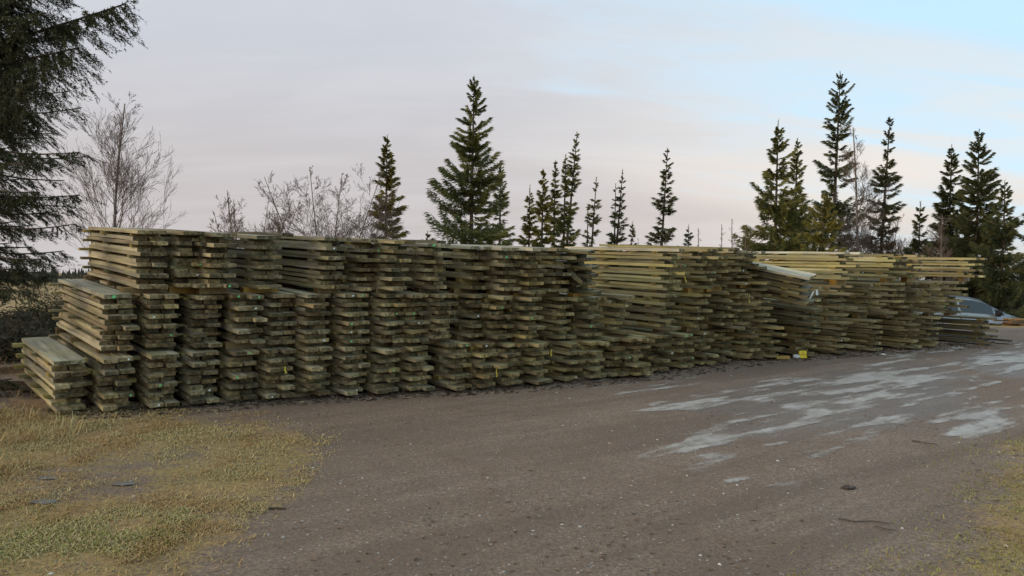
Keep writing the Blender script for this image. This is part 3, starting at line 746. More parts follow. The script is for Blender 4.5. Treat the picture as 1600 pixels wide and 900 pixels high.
# dark chips added along the foot of the row as its contact shadow
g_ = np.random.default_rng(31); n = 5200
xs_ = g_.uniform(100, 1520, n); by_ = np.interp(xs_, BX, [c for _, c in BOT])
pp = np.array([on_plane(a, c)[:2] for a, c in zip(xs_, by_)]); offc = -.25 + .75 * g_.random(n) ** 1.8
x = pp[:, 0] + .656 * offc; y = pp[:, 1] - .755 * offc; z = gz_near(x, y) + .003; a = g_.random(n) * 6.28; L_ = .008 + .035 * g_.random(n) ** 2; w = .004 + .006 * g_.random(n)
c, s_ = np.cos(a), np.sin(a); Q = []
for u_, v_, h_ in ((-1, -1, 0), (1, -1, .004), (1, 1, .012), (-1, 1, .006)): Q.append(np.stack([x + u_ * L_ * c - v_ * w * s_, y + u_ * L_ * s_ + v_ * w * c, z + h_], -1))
tag(obj('base_shade_chips', mesh_np('base_shade_chips', np.stack(Q, 1).reshape(-1, 3), (np.array([(0, 1, 2, 3)])[None] + (np.arange(n) * 4)[:, None, None]).reshape(-1, 4), island_mat('shade_chips', [(0, (.04, .03, .022)), (.7, (.10, .07, .045)), (1, (.30, .22, .13))]))), kind='stuff')
# ------------------------------------------------------------------ trees
class Geo:
    def __init__(s): s.v = []; s.f = []; s.n = 0
    def tube(s, pts, rad, k=4):
        pts = np.asarray(pts, float); m_ = len(pts); rad = np.asarray(rad, float)
        d = np.gradient(pts, axis=0); d /= np.linalg.norm(d, axis=1, keepdims=True) + 1e-9
        ref = np.where(np.abs(d[:, 2:3]) > .8, np.array([[1., 0, 0]]), np.array([[0, 0, 1.]]))
        u = np.cross(d, ref); u /= np.linalg.norm(u, axis=1, keepdims=True) + 1e-9; w = np.cross(d, u)
        a = 2 * np.pi * np.arange(k) / k
        V = pts[:, None] + rad[:, None, None] * (np.cos(a)[None, :, None] * u[:, None] + np.sin(a)[None, :, None] * w[:, None])
        i = np.arange(m_ - 1)[:, None] * k; j = np.arange(k)[None]; j2 = (j + 1) % k
        a0, a1, b0, b1 = i + j, i + j2, i + k + j, i + k + j2
        Fq = np.concatenate([np.stack([a0, a1, b1], -1).reshape(-1, 3), np.stack([a0, b1, b0], -1).reshape(-1, 3)])
        s.v.append(V.reshape(-1, 3)); s.f.append(Fq + s.n); s.n += m_ * k
    def tris(s, V):
        """V (n,3,3)"""
        n = len(V); s.v.append(V.reshape(-1, 3)); s.f.append(np.arange(n * 3).reshape(-1, 3) + s.n); s.n += n * 3
    def mesh(s, name, mat): return mesh_np(name, np.vstack(s.v), np.vstack(s.f), mat)

def sprays(P, D, ln, wd, g_, droop=.25, cross=True):
    """needle sprays: slim tapering triangles from P along D"""
    n = len(P)
    D = D + g_.normal(0, .18, (n, 3)); D[:, 2] -= droop * g_.random(n); D /= np.linalg.norm(D, axis=1, keepdims=True)
    L_ = ln * (.6 + .8 * g_.random(n)); Wd = wd * (.6 + .8 * g_.random(n))
    rnd = g_.normal(0, 1, (n, 3)); U = np.cross(D, rnd); U /= np.linalg.norm(U, axis=1, keepdims=True) + 1e-9
    out_ = []
    for q_ in range(2 if cross else 1):
        if q_: U = np.cross(D, U)
        out_.append(np.stack([P - U * Wd[:, None] * .5, P + U * Wd[:, None] * .5, P + D * L_[:, None]], 1))
    return np.concatenate(out_)

def spruce(px, ytop, Y, wpx, label, mat, seed, dens=1.0, gap=0.0, bare=0.0, upsweep=.15, shape=.85, lean=None, group='conifers beyond the timber row', ybase=None, shift=0.0, droop=.25, fine=1.0):
    g_ = np.random.default_rng(seed)
    top = at(px, ytop, Y); bx, by = top.x - (lean if lean is not None else .0), Y
    bz = tz(bx, by) - .05; H = top.z - bz; Rm = wpx * 1.28 / F_PX * Y
    root = empty('spruce_tree', (bx, by, bz))
    tr = Geo(); cr = Geo()
    nseg = 9; s = np.linspace(0, 1, nseg)
    wob = np.cumsum(g_.normal(0, .012 * H / nseg, (nseg, 2)), 0) * (1 - s)[:, None]
    axis_ = np.stack([(top.x - bx) * s + wob[:, 0], wob[:, 1], H * s], -1)
    r0_ = .0085 * H + .015
    tr.tube(axis_, r0_ * (1 - s) ** .8 + .006, 7)
    def trunk(t_): return np.array([np.interp(t_, s, axis_[:, k]) for k in range(3)])
    t_ = .10 + bare; P_all, D_all, sz_all = [], [], []
    step = .15 / H * (1 / max(.4, dens)) ** .4
    gapn = g_.random(64); ph0 = g_.random() * 6.28
    while t_ < .985:
        prof = (1 - t_) ** shape / (1 - .1) ** shape
        loc_gap = gapn[int(t_ * 22) % 64]
        nb = int(g_.integers(4, 7))
        if loc_gap < gap: nb = max(1, nb - 3)
        ph = g_.random() * 6.28
        for k in range(nb):
            a = ph + 6.283 * k / nb + g_.normal(0, .4)
            if g_.random() < .12: continue
            asym = 1 + .28 * math.sin(a + ph0 + 5 * t_) * g_.random()
            bl = asym * Rm * prof * (.5 + .62 * g_.random()) * (1 if loc_gap >= gap else .6) + .05 + .08 * (1 - t_)
            el = (-.32 + .6 * t_ + .55 * max(0, t_ - .75) * 4 * .6 + upsweep + g_.normal(0, .20)); tb = min(.985, max(.05, t_ + g_.normal(0, .012)))
            hd = np.array([math.cos(a), math.sin(a), 0])
            m_ = max(3, int(bl / .22) + 2); q_ = np.linspace(0, 1, m_)
            cur = trunk(tb) + hd * (bl * q_[:, None]) * math.cos(el)
            cur[:, 2] += bl * (math.sin(el) * q_ - .18 * (1 - t_) * np.sin(q_ * 3.14) + .16 * q_ ** 3) 
            tr.tube(cur, (.006 + .004 * bl) * (1 - .75 * q_), 3)
            # twigs and sprays
            nt_ = int((26 + bl * 165) * dens * fine)
            qq = .02 + .98 * g_.random(nt_) ** .8
            pp = np.stack([np.interp(qq, q_, cur[:, i]) for i in range(3)], -1)
            side = np.cross(hd, [0, 0, 1.]); sg = np.sign(g_.random(nt_) - .5)
            fwd = .55 + .6 * qq
            dd = hd[None] * fwd[:, None] + side[None] * (sg * (.9 - .5 * qq))[:, None]; dd[:, 2] += -.25 + .35 * qq * t_
            off = bl * .22 * (1 - qq * .7) * g_.random(nt_)
            pp2 = pp + dd / np.linalg.norm(dd, axis=1, keepdims=True) * off[:, None]
            pp2[:, 2] -= .34 * bl * g_.random(nt_) ** 2 * (1 - t_)
            P_all.append(pp2); D_all.append(dd); sz_all.append(np.full(nt_, min(1., .35 + 2.2 * (1 - t_))))
            tipn = 3; sz_all.append(np.full(3, min(1., .35 + 2.2 * (1 - t_)))); P_all.append(np.repeat(cur[-2:-1], tipn, 0)); D_all.append(np.repeat((cur[-1] - cur[-2])[None] / (np.linalg.norm(cur[-1] - cur[-2]) + 1e-9), tipn, 0))
        t_ += step * (.6 + .8 * g_.random())
    P_ = np.vstack(P_all); D_ = np.vstack(D_all)
    ln = .13; wd = .026
    cr.tris(sprays(P_, D_, ln * np.concatenate(sz_all), wd, g_, droop))
    # leader
    lt = trunk(.97); cr.tris(sprays(np.repeat(lt[None], 14, 0) + np.stack([np.zeros(14), np.zeros(14), np.linspace(-.25, .03 * H, 14)], -1), np.stack([np.cos(np.arange(14) * 2.4), np.sin(np.arange(14) * 2.4), np.full(14, 2.6)], -1), .10, .02, g_, .0))
    obj('trunk', tr.mesh('trunk', M_BARK), root); obj('crown', cr.mesh('crown', mat), root)
    tag(root, label, 'spruce', group); return root

def bare_tree(px, ytop, Y, wpx, label, seed, fan=.42, name='birch_tree', stems=1, lean=0.0, mat=M_TWIG, tmat=M_BIRCH, cat='birch', group='bare trees beyond the timber row', angle=.55, levels=4, rmin=.0032, spread=1.0, basepx=None, twig=1.0):
    g_ = np.random.default_rng(seed)
    top = at(px, ytop, Y); bpx = basepx if basepx is not None else px
    bx = at(bpx, 440, Y).x; bz = tz(bx, Y) - .05; H = top.z - bz; Rm = wpx / F_PX * Y
    root = empty(name, (bx, Y, bz)); tg = Geo(); lg = Geo()
    def grow(p, d, ln, r_, lev, geo_):
        m_ = 5 if lev < 2 else 4; pts = [p]; dd = d.copy()
        for i in range(m_):
            dd = dd + g_.normal(0, .02 + .035 * lev, 3); dd[2] += .06 * (lev > 0); dd /= np.linalg.norm(dd); p = p + dd * ln / m_; pts.append(p)
        pts = np.array(pts); s = np.linspace(0, 1, m_ + 1)
        geo_.tube(pts, np.maximum(rmin, r_ * (1 - .72 * s)), 6 if lev == 0 else 3)
        if lev >= levels: return
        nchild = [int(30 * twig), 9, 5, 2][min(lev, 3)]
        if lev == 1: nchild = max(2, int(9 * min(1.2, ln / (.8 * max(.45, Rm)))))
        for c in range(nchild):
            if lev == 0: u_ = .22 + .76 * (c + g_.random()) / nchild
            else: u_ = .2 + .78 * g_.random()
            pc = np.array([np.interp(u_, s, pts[:, k]) for k in range(3)])
            i = min(m_ - 1, int(u_ * m_)); ax = pts[i + 1] - pts[i]; ax /= np.linalg.norm(ax)
            rn = g_.normal(0, 1, 3); pr = rn - ax * rn.dot(ax); pr /= np.linalg.norm(pr)
            an = angle * (.7 + .6 * g_.random()) * (1.25 if lev == 0 else 1)
            cdv = ax * math.cos(an) + pr * math.sin(an); 
            if lev == 0: cl = Rm * (1.6 * (1 - u_) ** .72 + .10) * (.55 + .7 * g_.random()) * spread
            else: cl = ln * (.30 + .28 * g_.random())
            grow(pc, cdv, cl, max(rmin, r_ * (1 - .72 * u_) * .34), lev + 1, lg)
    for k in range(stems):
        if stems == 1: d = np.array([top.x - bx, 0, H]); ln = np.linalg.norm(d); d = d / ln
        else:
            a = 6.28 * k / stems + g_.random(); ww = .12 + fan * g_.random(); d = np.array([math.cos(a) * ww, math.sin(a) * ww, 1.0]); d /= np.linalg.norm(d); ln = H * (.8 + .25 * g_.random())
        grow(np.zeros(3), d, ln, (.008 if stems == 1 else .0045) * H + .006, 0, tg)
    obj('trunk', tg.mesh('trunk', tmat), root); obj('branches', lg.mesh('branches', mat), root)
    tag(root, label, cat, group); return root

spruce(605, 213, 24, 36, 'slim olive spruce standing alone between multi-stemmed bare tree and big spruce', M_PINE, 31, 1.2, .2, upsweep=.1)
spruce(741, 120, 22, 62, 'big dense dark spruce, tallest of the middle of the row', M_SPRUCE, 32, 1.35, .1, shape=.80)
spruce(783, 255, 25, 24, 'thin grey-green spruce right beside the big dense one', M_SPRUCE, 33, .7, .3)
spruce(828, 290, 27, 19, 'leftmost yellow-green spruce in the tight clump right of the big one', M_PINE, 34, .9, .2)
spruce(849, 265, 25, 25, 'bushy yellow-green spruce second in the tight clump', M_PINE, 35, 1.1, .1)
spruce(868, 252, 28, 16, 'narrow spruce in the middle of the tight clump', M_SPRUCE, 36, .9, .2)
spruce(884, 243, 26, 15, 'narrow dark spruce next to the tallest of the clump', M_SPRUCE, 37, .9, .3)
spruce(902, 207, 27, 19, 'tallest leaning spruce at the right side of the tight clump', M_SPRUCE, 38, .9, .35, lean=.5)
spruce(932, 278, 28, 21, 'sparse spruce with bare top, right of the tight clump', M_SPRUCE, 39, .6, .5, shape=1.0, lean=.25)
spruce(919, 322, 27, 11, 'small sparse spruce under the bare-topped one', M_SPRUCE, 40, .6, .4)
spruce(973, 266, 28, 21, 'sparse thin spruce of the close pair left of the slender solitary one', M_SPRUCE_D, 41, .65, .45, shape=1.0, lean=.3)
spruce(962, 288, 29, 12, 'nearly bare thin spruce close against its taller neighbour', M_SPRUCE_D, 42, .4, .7)
spruce(988, 348, 27, 12, 'low young spruce at the foot of the close pair', M_SPRUCE, 43, .7, .2)
spruce(1043, 233, 26, 24, 'slender solitary spruce with gappy whorls in the open sky', M_SPRUCE_D, 44, .8, .35, lean=.25, shape=.75)
spruce(1076, 353, 26, 11, 'tiny spruce top right of the slender solitary one', M_SPRUCE_D, 45, .8, .2)
spruce(1216, 190, 23, 55, 'broad feathery spruce with spire top right of the bare saplings', M_SPRUCE, 46, 1.15, .15, shape=.9, upsweep=.22)
spruce(1246, 218, 25, 40, 'second feathery spruce close behind the broad spired one', M_SPRUCE, 47, 1.1, .2, shape=1.0)
spruce(1288, 300, 22, 36, 'low bushy olive conifer under the tallest right-hand spruce', M_PINE, 48, 1.1, .1, shape=.6)
spruce(1313, 113, 27, 38, 'tallest spruce of the right half with ragged open whorls', M_SPRUCE_D, 49, 1.0, .38, shape=.55, lean=.2)
spruce(1391, 184, 27, 26, 'tall narrow ragged spruce right of the bare birch', M_SPRUCE_D, 50, .95, .35, shape=.65, lean=.35)
spruce(1438, 317, 24, 25, 'short pointed young spruce between tall ones at right', M_SPRUCE_D, 51, .9, .15)
spruce(1487, 228, 26, 34, 'dark spruce left of the dense tall one near the right edge', M_SPRUCE_D, 52, 1.2, .15, shape=.75)
spruce(1530, 204, 25, 42, 'dense dark spruce, tallest near the right edge', M_SPRUCE_D, 53, 1.4, .12, shape=.7)
spruce(1570, 283, 24, 40, 'spreading spruce at the right edge above the car', M_SPRUCE_D, 54, 1.3, .15, shape=.8)
spruce(1640, 250, 27, 45, 'dark spruce cut by the right frame edge', M_SPRUCE_D, 55, 1.0, .2, shape=.8)
spruce(1508, 330, 30, 50, 'low dark spruce filling the gap behind the right-end planks', M_SPRUCE_D, 56, 1.0, .1, shape=.6)
spruce(668, 362, 27, 14, 'tiny spruce tip just left of the big dense spruce', M_SPRUCE_D, 57, .8, .2)
spruce(1165, 378, 24, 18, 'low dark spruce top beside the broad feathery one', M_SPRUCE_D, 58, 1.0, .1)

bare_tree(205, 166, 19, 82, 'tall leaning bare birch with fine twigs above the left end', 61, lean=.3, basepx=172, twig=1.25, angle=.46, rmin=.003)
bare_tree(385, 300, 22, 42, 'small rounded bare tree between birch and multi-stemmed tree', 62, name='bare_tree', cat='bare tree', stems=7, fan=.30, levels=4, twig=.5, spread=.9, tmat=M_TWIG)
bare_tree(513, 262, 21, 52, 'multi-stemmed spreading bare tree left of the slim olive spruce', 63, name='bare_tree', cat='bare tree', stems=5, fan=.34, twig=.5, spread=1.15, levels=4, angle=.62, tmat=M_TWIG)
bare_tree(1342, 198, 25, 42, 'bare grey birch between tallest ragged spruce and narrow one', 64, twig=1.3)
bare_tree(1372, 330, 26, 40, 'reddish bare thicket tree under the narrow ragged spruce', 65, name='bare_tree', cat='bare tree', stems=4, levels=3, twig=.6, mat=M_TWIGR, tmat=M_TWIGR)
bare_tree(1410, 345, 25, 40, 'reddish bare thicket tree left of the short young spruce', 66, name='bare_tree', cat='bare tree', stems=4, levels=3, twig=.6, mat=M_TWIGR, tmat=M_TWIGR)
bare_tree(1474, 335, 22, 26, 'thin pale birch before the dark spruces at right', 67, twig=.9)
for k, (px, yt, lab) in enumerate([(1093, 356, 'thin bare sapling nearest the tiny spruce top'), (1128, 350, 'bare sapling, left one of the group before the feathery spruce'), (1148, 342, 'bare sapling, tallest of the group before the feathery spruce'), (1166, 352, 'bare sapling, right one of the group before the feathery spruce')]):
    bare_tree(px, yt, 22, 12, lab, 70 + k, name='bare_sapling', cat='sapling', levels=3, twig=.8, tmat=M_TWIG, group='bare saplings behind the row')
bare_tree(1008, 368, 25, 30, 'low bare shrub left of the slender solitary spruce', 75, name='bare_shrub', cat='shrub', stems=5, levels=2, twig=.4, tmat=M_TWIG, group='bare shrubs')

# shrubs and undergrowth at both ends
def shrub(px, py_top, Y, wpx, label, seed, mat, twigs=None, n=2200, name='shrub', ln=.13, wd=.02):
    g_ = np.random.default_rng(seed); c = at(px, py_top, Y); bz = tz(c.x, Y); H = max(.3, c.z - bz); Rm = wpx / F_PX * Y
    root = empty(name, (c.x, Y, bz)); tg = Geo(); cr = Geo(); Pn, Dn = [], []
    for k in range(16):
        a = g_.random() * 6.28; rr_ = Rm * g_.random() ** .6; tip = np.array([math.cos(a) * rr_, math.sin(a) * rr_, H * (.55 + .45 * g_.random()) * (1 - .35 * (rr_ / Rm) ** 2)])
        q_ = np.linspace(0, 1, 6); cur = tip[None] * q_[:, None] ** np.array([[1.2, 1.2, .8]]) + g_.normal(0, .03, (6, 3)); cur[0] = 0
        tg.tube(cur, .014 * (1 - .7 * q_) + .002, 4)
        m_ = n // 16; u_ = .25 + .75 * g_.random(m_); pp = np.stack([np.interp(u_, q_, cur[:, i]) for i in range(3)], -1) + g_.normal(0, .11 * Rm + .05, (m_, 3)); pp[:, 2] = np.maximum(pp[:, 2], .03)
        Pn.append(pp); d_ = g_.normal(0, 1, (m_, 3)); d_[:, 2] = np.abs(d_[:, 2]) * .6; Dn.append(d_ / np.linalg.norm(d_, axis=1, keepdims=True))
    cr.tris(sprays(np.vstack(Pn), np.vstack(Dn), ln, wd, g_, .2))
    obj('stems', tg.mesh('stems', M_TWIG), root); obj('foliage', cr.mesh('foliage', mat), root)
    tag(root, label, 'shrub', 'shrubs at the ends of the timber row')
M_UNDER = foliage('undergrowth', (.075, .076, .036), (.11, .10, .05), (.16, .125, .075))
M_BRUSH = foliage('brown_brush', (.11, .095, .06), (.15, .125, .08), (.20, .16, .105))
shrub(20, 500, 11.5, 70, 'brownish low scrub at far left under the overhanging branches', 81, M_BRUSH, n=2500)
shrub(62, 478, 13, 45, 'olive scrub right behind the left-end bundles', 82, M_UNDER, n=2500)
shrub(-60, 485, 10.5, 80, 'brown scrub at the left frame edge', 83, M_BRUSH, n=3000)
shrub(118, 424, 17, 45, 'brownish twiggy bush between spruce branches and stacked planks', 84, M_BRUSH, n=3000)
shrub(10, 505, 10, 45, 'small brown bush low in front of the ochre bank', 85, M_BRUSH, n=2500)
shrub(1552, 425, 28, 55, 'brown brush behind the car bonnet', 86, M_BRUSH, n=5000)
shrub(1605, 415, 28, 55, 'tall brown-green brush at the right edge behind the boards', 87, M_UNDER, n=6000)
shrub(1505, 405, 27, 55, 'olive brush filling behind the right-end planks', 88, M_UNDER, n=5000)
shrub(1650, 440, 26, 55, 'brown brush beyond the right frame edge', 89, M_BRUSH, n=5000)
shrub(1597, 460, 27, 28, 'rusty low brush just above the orange boards', 90, M_BRUSH, n=3000)

# large spruces at the left edge with needle-bearing twigs
def near_spruce(bx, by, H, seed, label, branches, rand_n, mat, Rm):
    g_ = np.random.default_rng(seed); bz = tz(bx, by) - .05; root = empty('spruce_tree', (bx, by, bz)); tr = Geo(); lb = Geo(); cr = Geo()
    s = np.linspace(0, 1, 9); tr.tube(np.stack([.06 * np.sin(s * 4), .05 * np.cos(s * 3), H * s], -1), .17 * (1 - s) ** .8 + .01, 9)
    base = np.array([bx, by, bz])
    segs = []                                          # twig segments that carry needles
    def limb(p0, tip, sag, r_, dens, hang):
        m_ = 9; q_ = np.linspace(0, 1, m_); cur = p0[None] * (1 - q_)[:, None] + tip[None] * q_[:, None]; cur[:, 2] -= sag * np.sin(q_ * 3.14); lb.tube(cur, r_ * (1 - .8 * q_) + .003, 5)
        L_ = np.linalg.norm(tip - p0); hd = (tip - p0) / L_; side = np.cross(hd, [0, 0, 1.]); side /= np.linalg.norm(side) + 1e-9
        n_ = int(L_ * 40 * dens)
        for i in range(n_):
            u_ = .15 + .85 * g_.random(); pc = np.array([np.interp(u_, q_, cur[:, k]) for k in range(3)]); sg = 1 if g_.random() < .5 else -1
            tl = (.12 + .36 * (1 - u_) + .10 * g_.random()) * (1 + .3 * L_ / 2)
            dv = hd * (.75 + .3 * g_.random()) + side * sg * (.8 * (.4 + g_.random())); dv[2] += g_.normal(-.12, .18) - hang * g_.random()
            dv /= np.linalg.norm(dv); pe = pc + dv * tl; pe[2] -= hang * tl * .5
            pm = (pc + pe) / 2; pm[2] += .02
            segs.append((pc, pm)); segs.append((pm, pe))
            for j in range(int(2 + tl * 14)):
                w_ = g_.random(); ps = pc + (pe - pc) * w_; d2 = dv * .9 + side * (g_.random() - .5) * 1.6; d2[2] += -.1 - hang * 1.3 * g_.random(); d2 /= np.linalg.norm(d2); segs.append((ps, ps + d2 * (.05 + .10 * g_.random())))
        for a_, b_ in zip(cur[m_ // 2:-1], cur[m_ // 2 + 1:]): segs.append((a_, b_))
    for (px0, py0, Y0_, px1, py1, Y1_, sag, dens, hang) in branches:
        p0 = np.array(at(px0, py0, Y0_)) - base; p1 = np.array(at(px1, py1, Y1_)) - base; limb(p0, p1, sag, .018, dens, hang)
    for k in range(rand_n):
        t_ = .06 + .92 * (k + g_.random()) / rand_n; a = g_.random() * 6.28; bl = Rm * (1 - t_) ** .7 * (.6 + .5 * g_.random()) + .1
        p0 = np.array([0, 0, H * t_]); tip = p0 + np.array([math.cos(a) * bl, math.sin(a) * bl, bl * (.25 * t_ - .22)])
        limb(p0, tip, .12, .022, .42, .25)
    A = np.array([x[0] for x in segs]); B_ = np.array([x[1] for x in segs]); n = len(A)
    L_ = np.linalg.norm(B_ - A, axis=1); cnt = np.maximum(5, (L_ / .0085).astype(int)); idx = np.repeat(np.arange(n), cnt); w_ = g_.random(len(idx))[:, None]
    P_ = A[idx] * (1 - w_) + B_[idx] * w_; T_ = (B_ - A)[idx] / (L_[idx, None] + 1e-9)
    rnd = g_.normal(0, 1, P_.shape); nrm = np.cross(T_, rnd); nrm /= np.linalg.norm(nrm, axis=1, keepdims=True) + 1e-9
    Dn = nrm * .75 + T_ * .6; Dn /= np.linalg.norm(Dn, axis=1, keepdims=True)
    sd_ = np.cross(Dn, T_); sd_ /= np.linalg.norm(sd_, axis=1, keepdims=True) + 1e-9
    nl = .022 + .014 * g_.random(len(P_)); nw = .0042
    cr.tris(np.stack([P_ - sd_ * nw, P_ + sd_ * nw, P_ + Dn * nl[:, None]], 1))
    # the woody core of each twig
    c1 = np.cross(T_[np.cumsum(cnt) - 1], [0, 0, 1.]); c1 /= np.linalg.norm(c1, axis=1, keepdims=True) + 1e-9
    lb.tris(np.stack([A - c1 * .004, A + c1 * .004, B_], 1))
    obj('trunk', tr.mesh('trunk', M_BARK), root); obj('branches', lb.mesh('branches', M_BARK), root); obj('crown', cr.mesh('crown', mat), root)
    tag(root, label, 'spruce', 'large spruces at the left edge'); return root
BR1 = [(-160, 95, 7.6, 196, 6, 6.9, .06, 1.5, .55), (-160, 100, 7.6, 120, 75, 6.8, .08, 1.7, .8), (-160, 60, 7.6, 70, 20, 6.8, .05, 1.5, .5), (-160, 20, 7.6, 85, -25, 6.9, .05, 1.4, .3),
       (-160, 120, 7.6, 60, 130, 6.7, .10, 1.8, .9), (-160, 60, 7.6, 30, 60, 7.2, .06, 1.8, .8), (-160, 140, 7.6, 40, 165, 7.0, .08, 1.5, .9), (-160, 30, 7.6, 20, 5, 7.1, .05, 1.8, .5), (-160, -20, 7.6, 40, -50, 7.1, .05, 1.5, .5)]
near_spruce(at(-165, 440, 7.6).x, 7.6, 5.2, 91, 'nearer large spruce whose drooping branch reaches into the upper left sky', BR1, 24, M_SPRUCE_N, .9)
BR2 = []
gg = random.Random(5)
for k, (x1, y1) in enumerate([(112, 142), (128, 168), (60, 190), (92, 208), (124, 238), (70, 255), (134, 245), (100, 282), (62, 300), (124, 305), (90, 330), (118, 350), (50, 352), (100, 392), (70, 405), (40, 420), (110, 322), (30, 280), (20, 230), (40, 330), (15, 380), (85, 430), (45, 455)]):
    BR2.append((-95, y1 - 30 + gg.uniform(-15, 10), 11.0, x1, y1, 11.0 + gg.uniform(-1.3, .6), .10 + gg.uniform(0, .08), .50, .22))
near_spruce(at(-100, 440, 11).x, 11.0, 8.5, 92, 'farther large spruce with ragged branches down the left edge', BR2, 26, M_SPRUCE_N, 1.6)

# far woods along the skyline (reads as one mass)
g_ = np.random.default_rng(99); cr = Geo(); nF = 5200
xs = g_.uniform(-420, 420, nF); ys = g_.uniform(190, 330, nF); zs = terrain(xs, ys); hs = (1.5 + 2.5 * g_.random(nF)) * (.5 + fbm(xs * .02, ys * .02, 3)); ws = hs * .28
a = g_.random(nF) * 3.14
for o_ in (0, 1.57):
    cx, sy = np.cos(a + o_) * ws, np.sin(a + o_) * ws
    cr.tris(np.stack([np.stack([xs - cx, ys - sy, zs - .2], -1), np.stack([xs + cx, ys + sy, zs - .2], -1), np.stack([xs, ys, zs + hs], -1)], 1))
tag(obj('far_woods', cr.mesh('far_woods', foliage('far_needles', (.06, .062, .05), (.08, .078, .06)))), kind='stuff')

# ------------------------------------------------------------------ car beyond the end of the row
YC = 24.0
CARX = at(1589, 455, YC).x + .1; CARZ = tz(CARX - 2, YC)
cz_goal = at(1515, 462, YC).z - 1.53
car = empty('parked_car', (CARX - 2.15, YC, CARZ), (0, 0, math.radians(-4)))
M_BODY = plain('silver_blue_paint', (.30, .325, .345), .28, .04, 3, .5, .35)
M_GLASS = plain('dark_glass', (.03, .04, .042), .06, .1, 2, .6)
M_BLACK = plain('black_trim', (.018, .018, .02), .55, .1, 5)
M_TYRE = plain('tyre_rubber', (.025, .025, .026), .85, .2, 12)
M_RIM = plain('rim_alloy', (.45, .46, .48), .3, .05, 8, .5, .7)
M_LAMP = plain('lamp_lens', (.75, .78, .80), .1, .05, 8, .6)
# stations along x (front = +2.15): x, roof z, belt z, half width at belt, half width at roof
ST = [(-2.12, 1.02, .98, .62, .60), (-2.02, 1.30, 1.02, .78, .58), (-1.8, 1.46, 1.03, .83, .60), (-1.2, 1.53, 1.02, .85, .62), (-.4, 1.55, 1.0, .86, .63), (.25, 1.52, .98, .86, .62), (.62, 1.43, .965, .86, .61),
      (1.0, 1.22, .95, .85, .64), (1.32, 1.02, .93, .84, .70), (1.6, .93, .88, .82, .70), (1.9, .83, .78, .77, .66), (2.08, .70, .66, .66, .58), (2.15, .55, .52, .55, .5)]
v = []; NS = 13
for (x, zr, zb, wb, wr) in ST:
    lo = .24 if abs(x) < 2.05 else .32
    half = [(wb * .80, lo), (wb * .97, lo + .08), (wb * 1.0, min(.58, zb * .8)), (wb * .985, zb), (wr + .03, zb + (zr - zb) * .80), (wr * .8, zr - .012)]
    pts = [(-y, z) for y, z in half] + [(0, zr)] + [(y, z) for y, z in reversed(half)]
    v += [(x, y, z) for y, z in pts]
f = []
for i in range(len(ST) - 1):
    for j in range(NS - 1): f.append((i * NS + j, (i + 1) * NS + j, (i + 1) * NS + j + 1, i * NS + j + 1))
    f.append((i * NS + NS - 1, (i + 1) * NS + NS - 1, (i + 1) * NS, i * NS))
me = mesh_np('body', v, f, M_BODY, smoothed=True); body = obj('body', me, car)
bpy_caps = [tuple(range(NS)), tuple((len(ST) - 1) * NS + j for j in reversed(range(NS)))]
capm = bpy.data.meshes.new('bumper'); capm.from_pydata([v[i] for i in bpy_caps[0]] + [v[i] for i in bpy_caps[1]], [], [tuple(range(NS)), tuple(range(NS, 2 * NS))]); capm.materials.append(M_BODY); obj('bumper', capm, car)
def stn(x): return [np.interp(x, [s_[0] for s_ in ST], [s_[k] for s_ in ST]) for k in range(5)]
def side_pt(x, fz, sgn, off=.012):
    _, zr, zb, wb, wr = stn(x); a0 = np.array([wb * .985, zb]); a1 = np.array([wr + .03, zb + (zr - zb) * .80]); p = a0 + (a1 - a0) * fz
    return (x, sgn * (p[0] + off), p[1])
def panel(name, xs, sgn, mat, f0=.10, f1=.98, parent=car):
    n = len(xs); vv = [side_pt(x, f0, sgn) for x in xs] + [side_pt(x, f1, sgn) for x in xs] + [side_pt(x, f0, sgn, -.02) for x in xs] + [side_pt(x, f1, sgn, -.02) for x in xs]
    ff = [(i, i + 1, n + i + 1, n + i) for i in range(n - 1)] + [(2 * n + i, 3 * n + i, 3 * n + i + 1, 2 * n + i + 1) for i in range(n - 1)]
    ff += [(i, 2 * n + i, 2 * n + i + 1, i + 1) for i in range(n - 1)] + [(n + i, n + i + 1, 3 * n + i + 1, 3 * n + i) for i in range(n - 1)] + [(0, n, 3 * n, 2 * n), (n - 1, 3 * n - 1, 4 * n - 1, 2 * n - 1)]
    return obj(name, mesh_np(name, vv, ff, mat), parent)
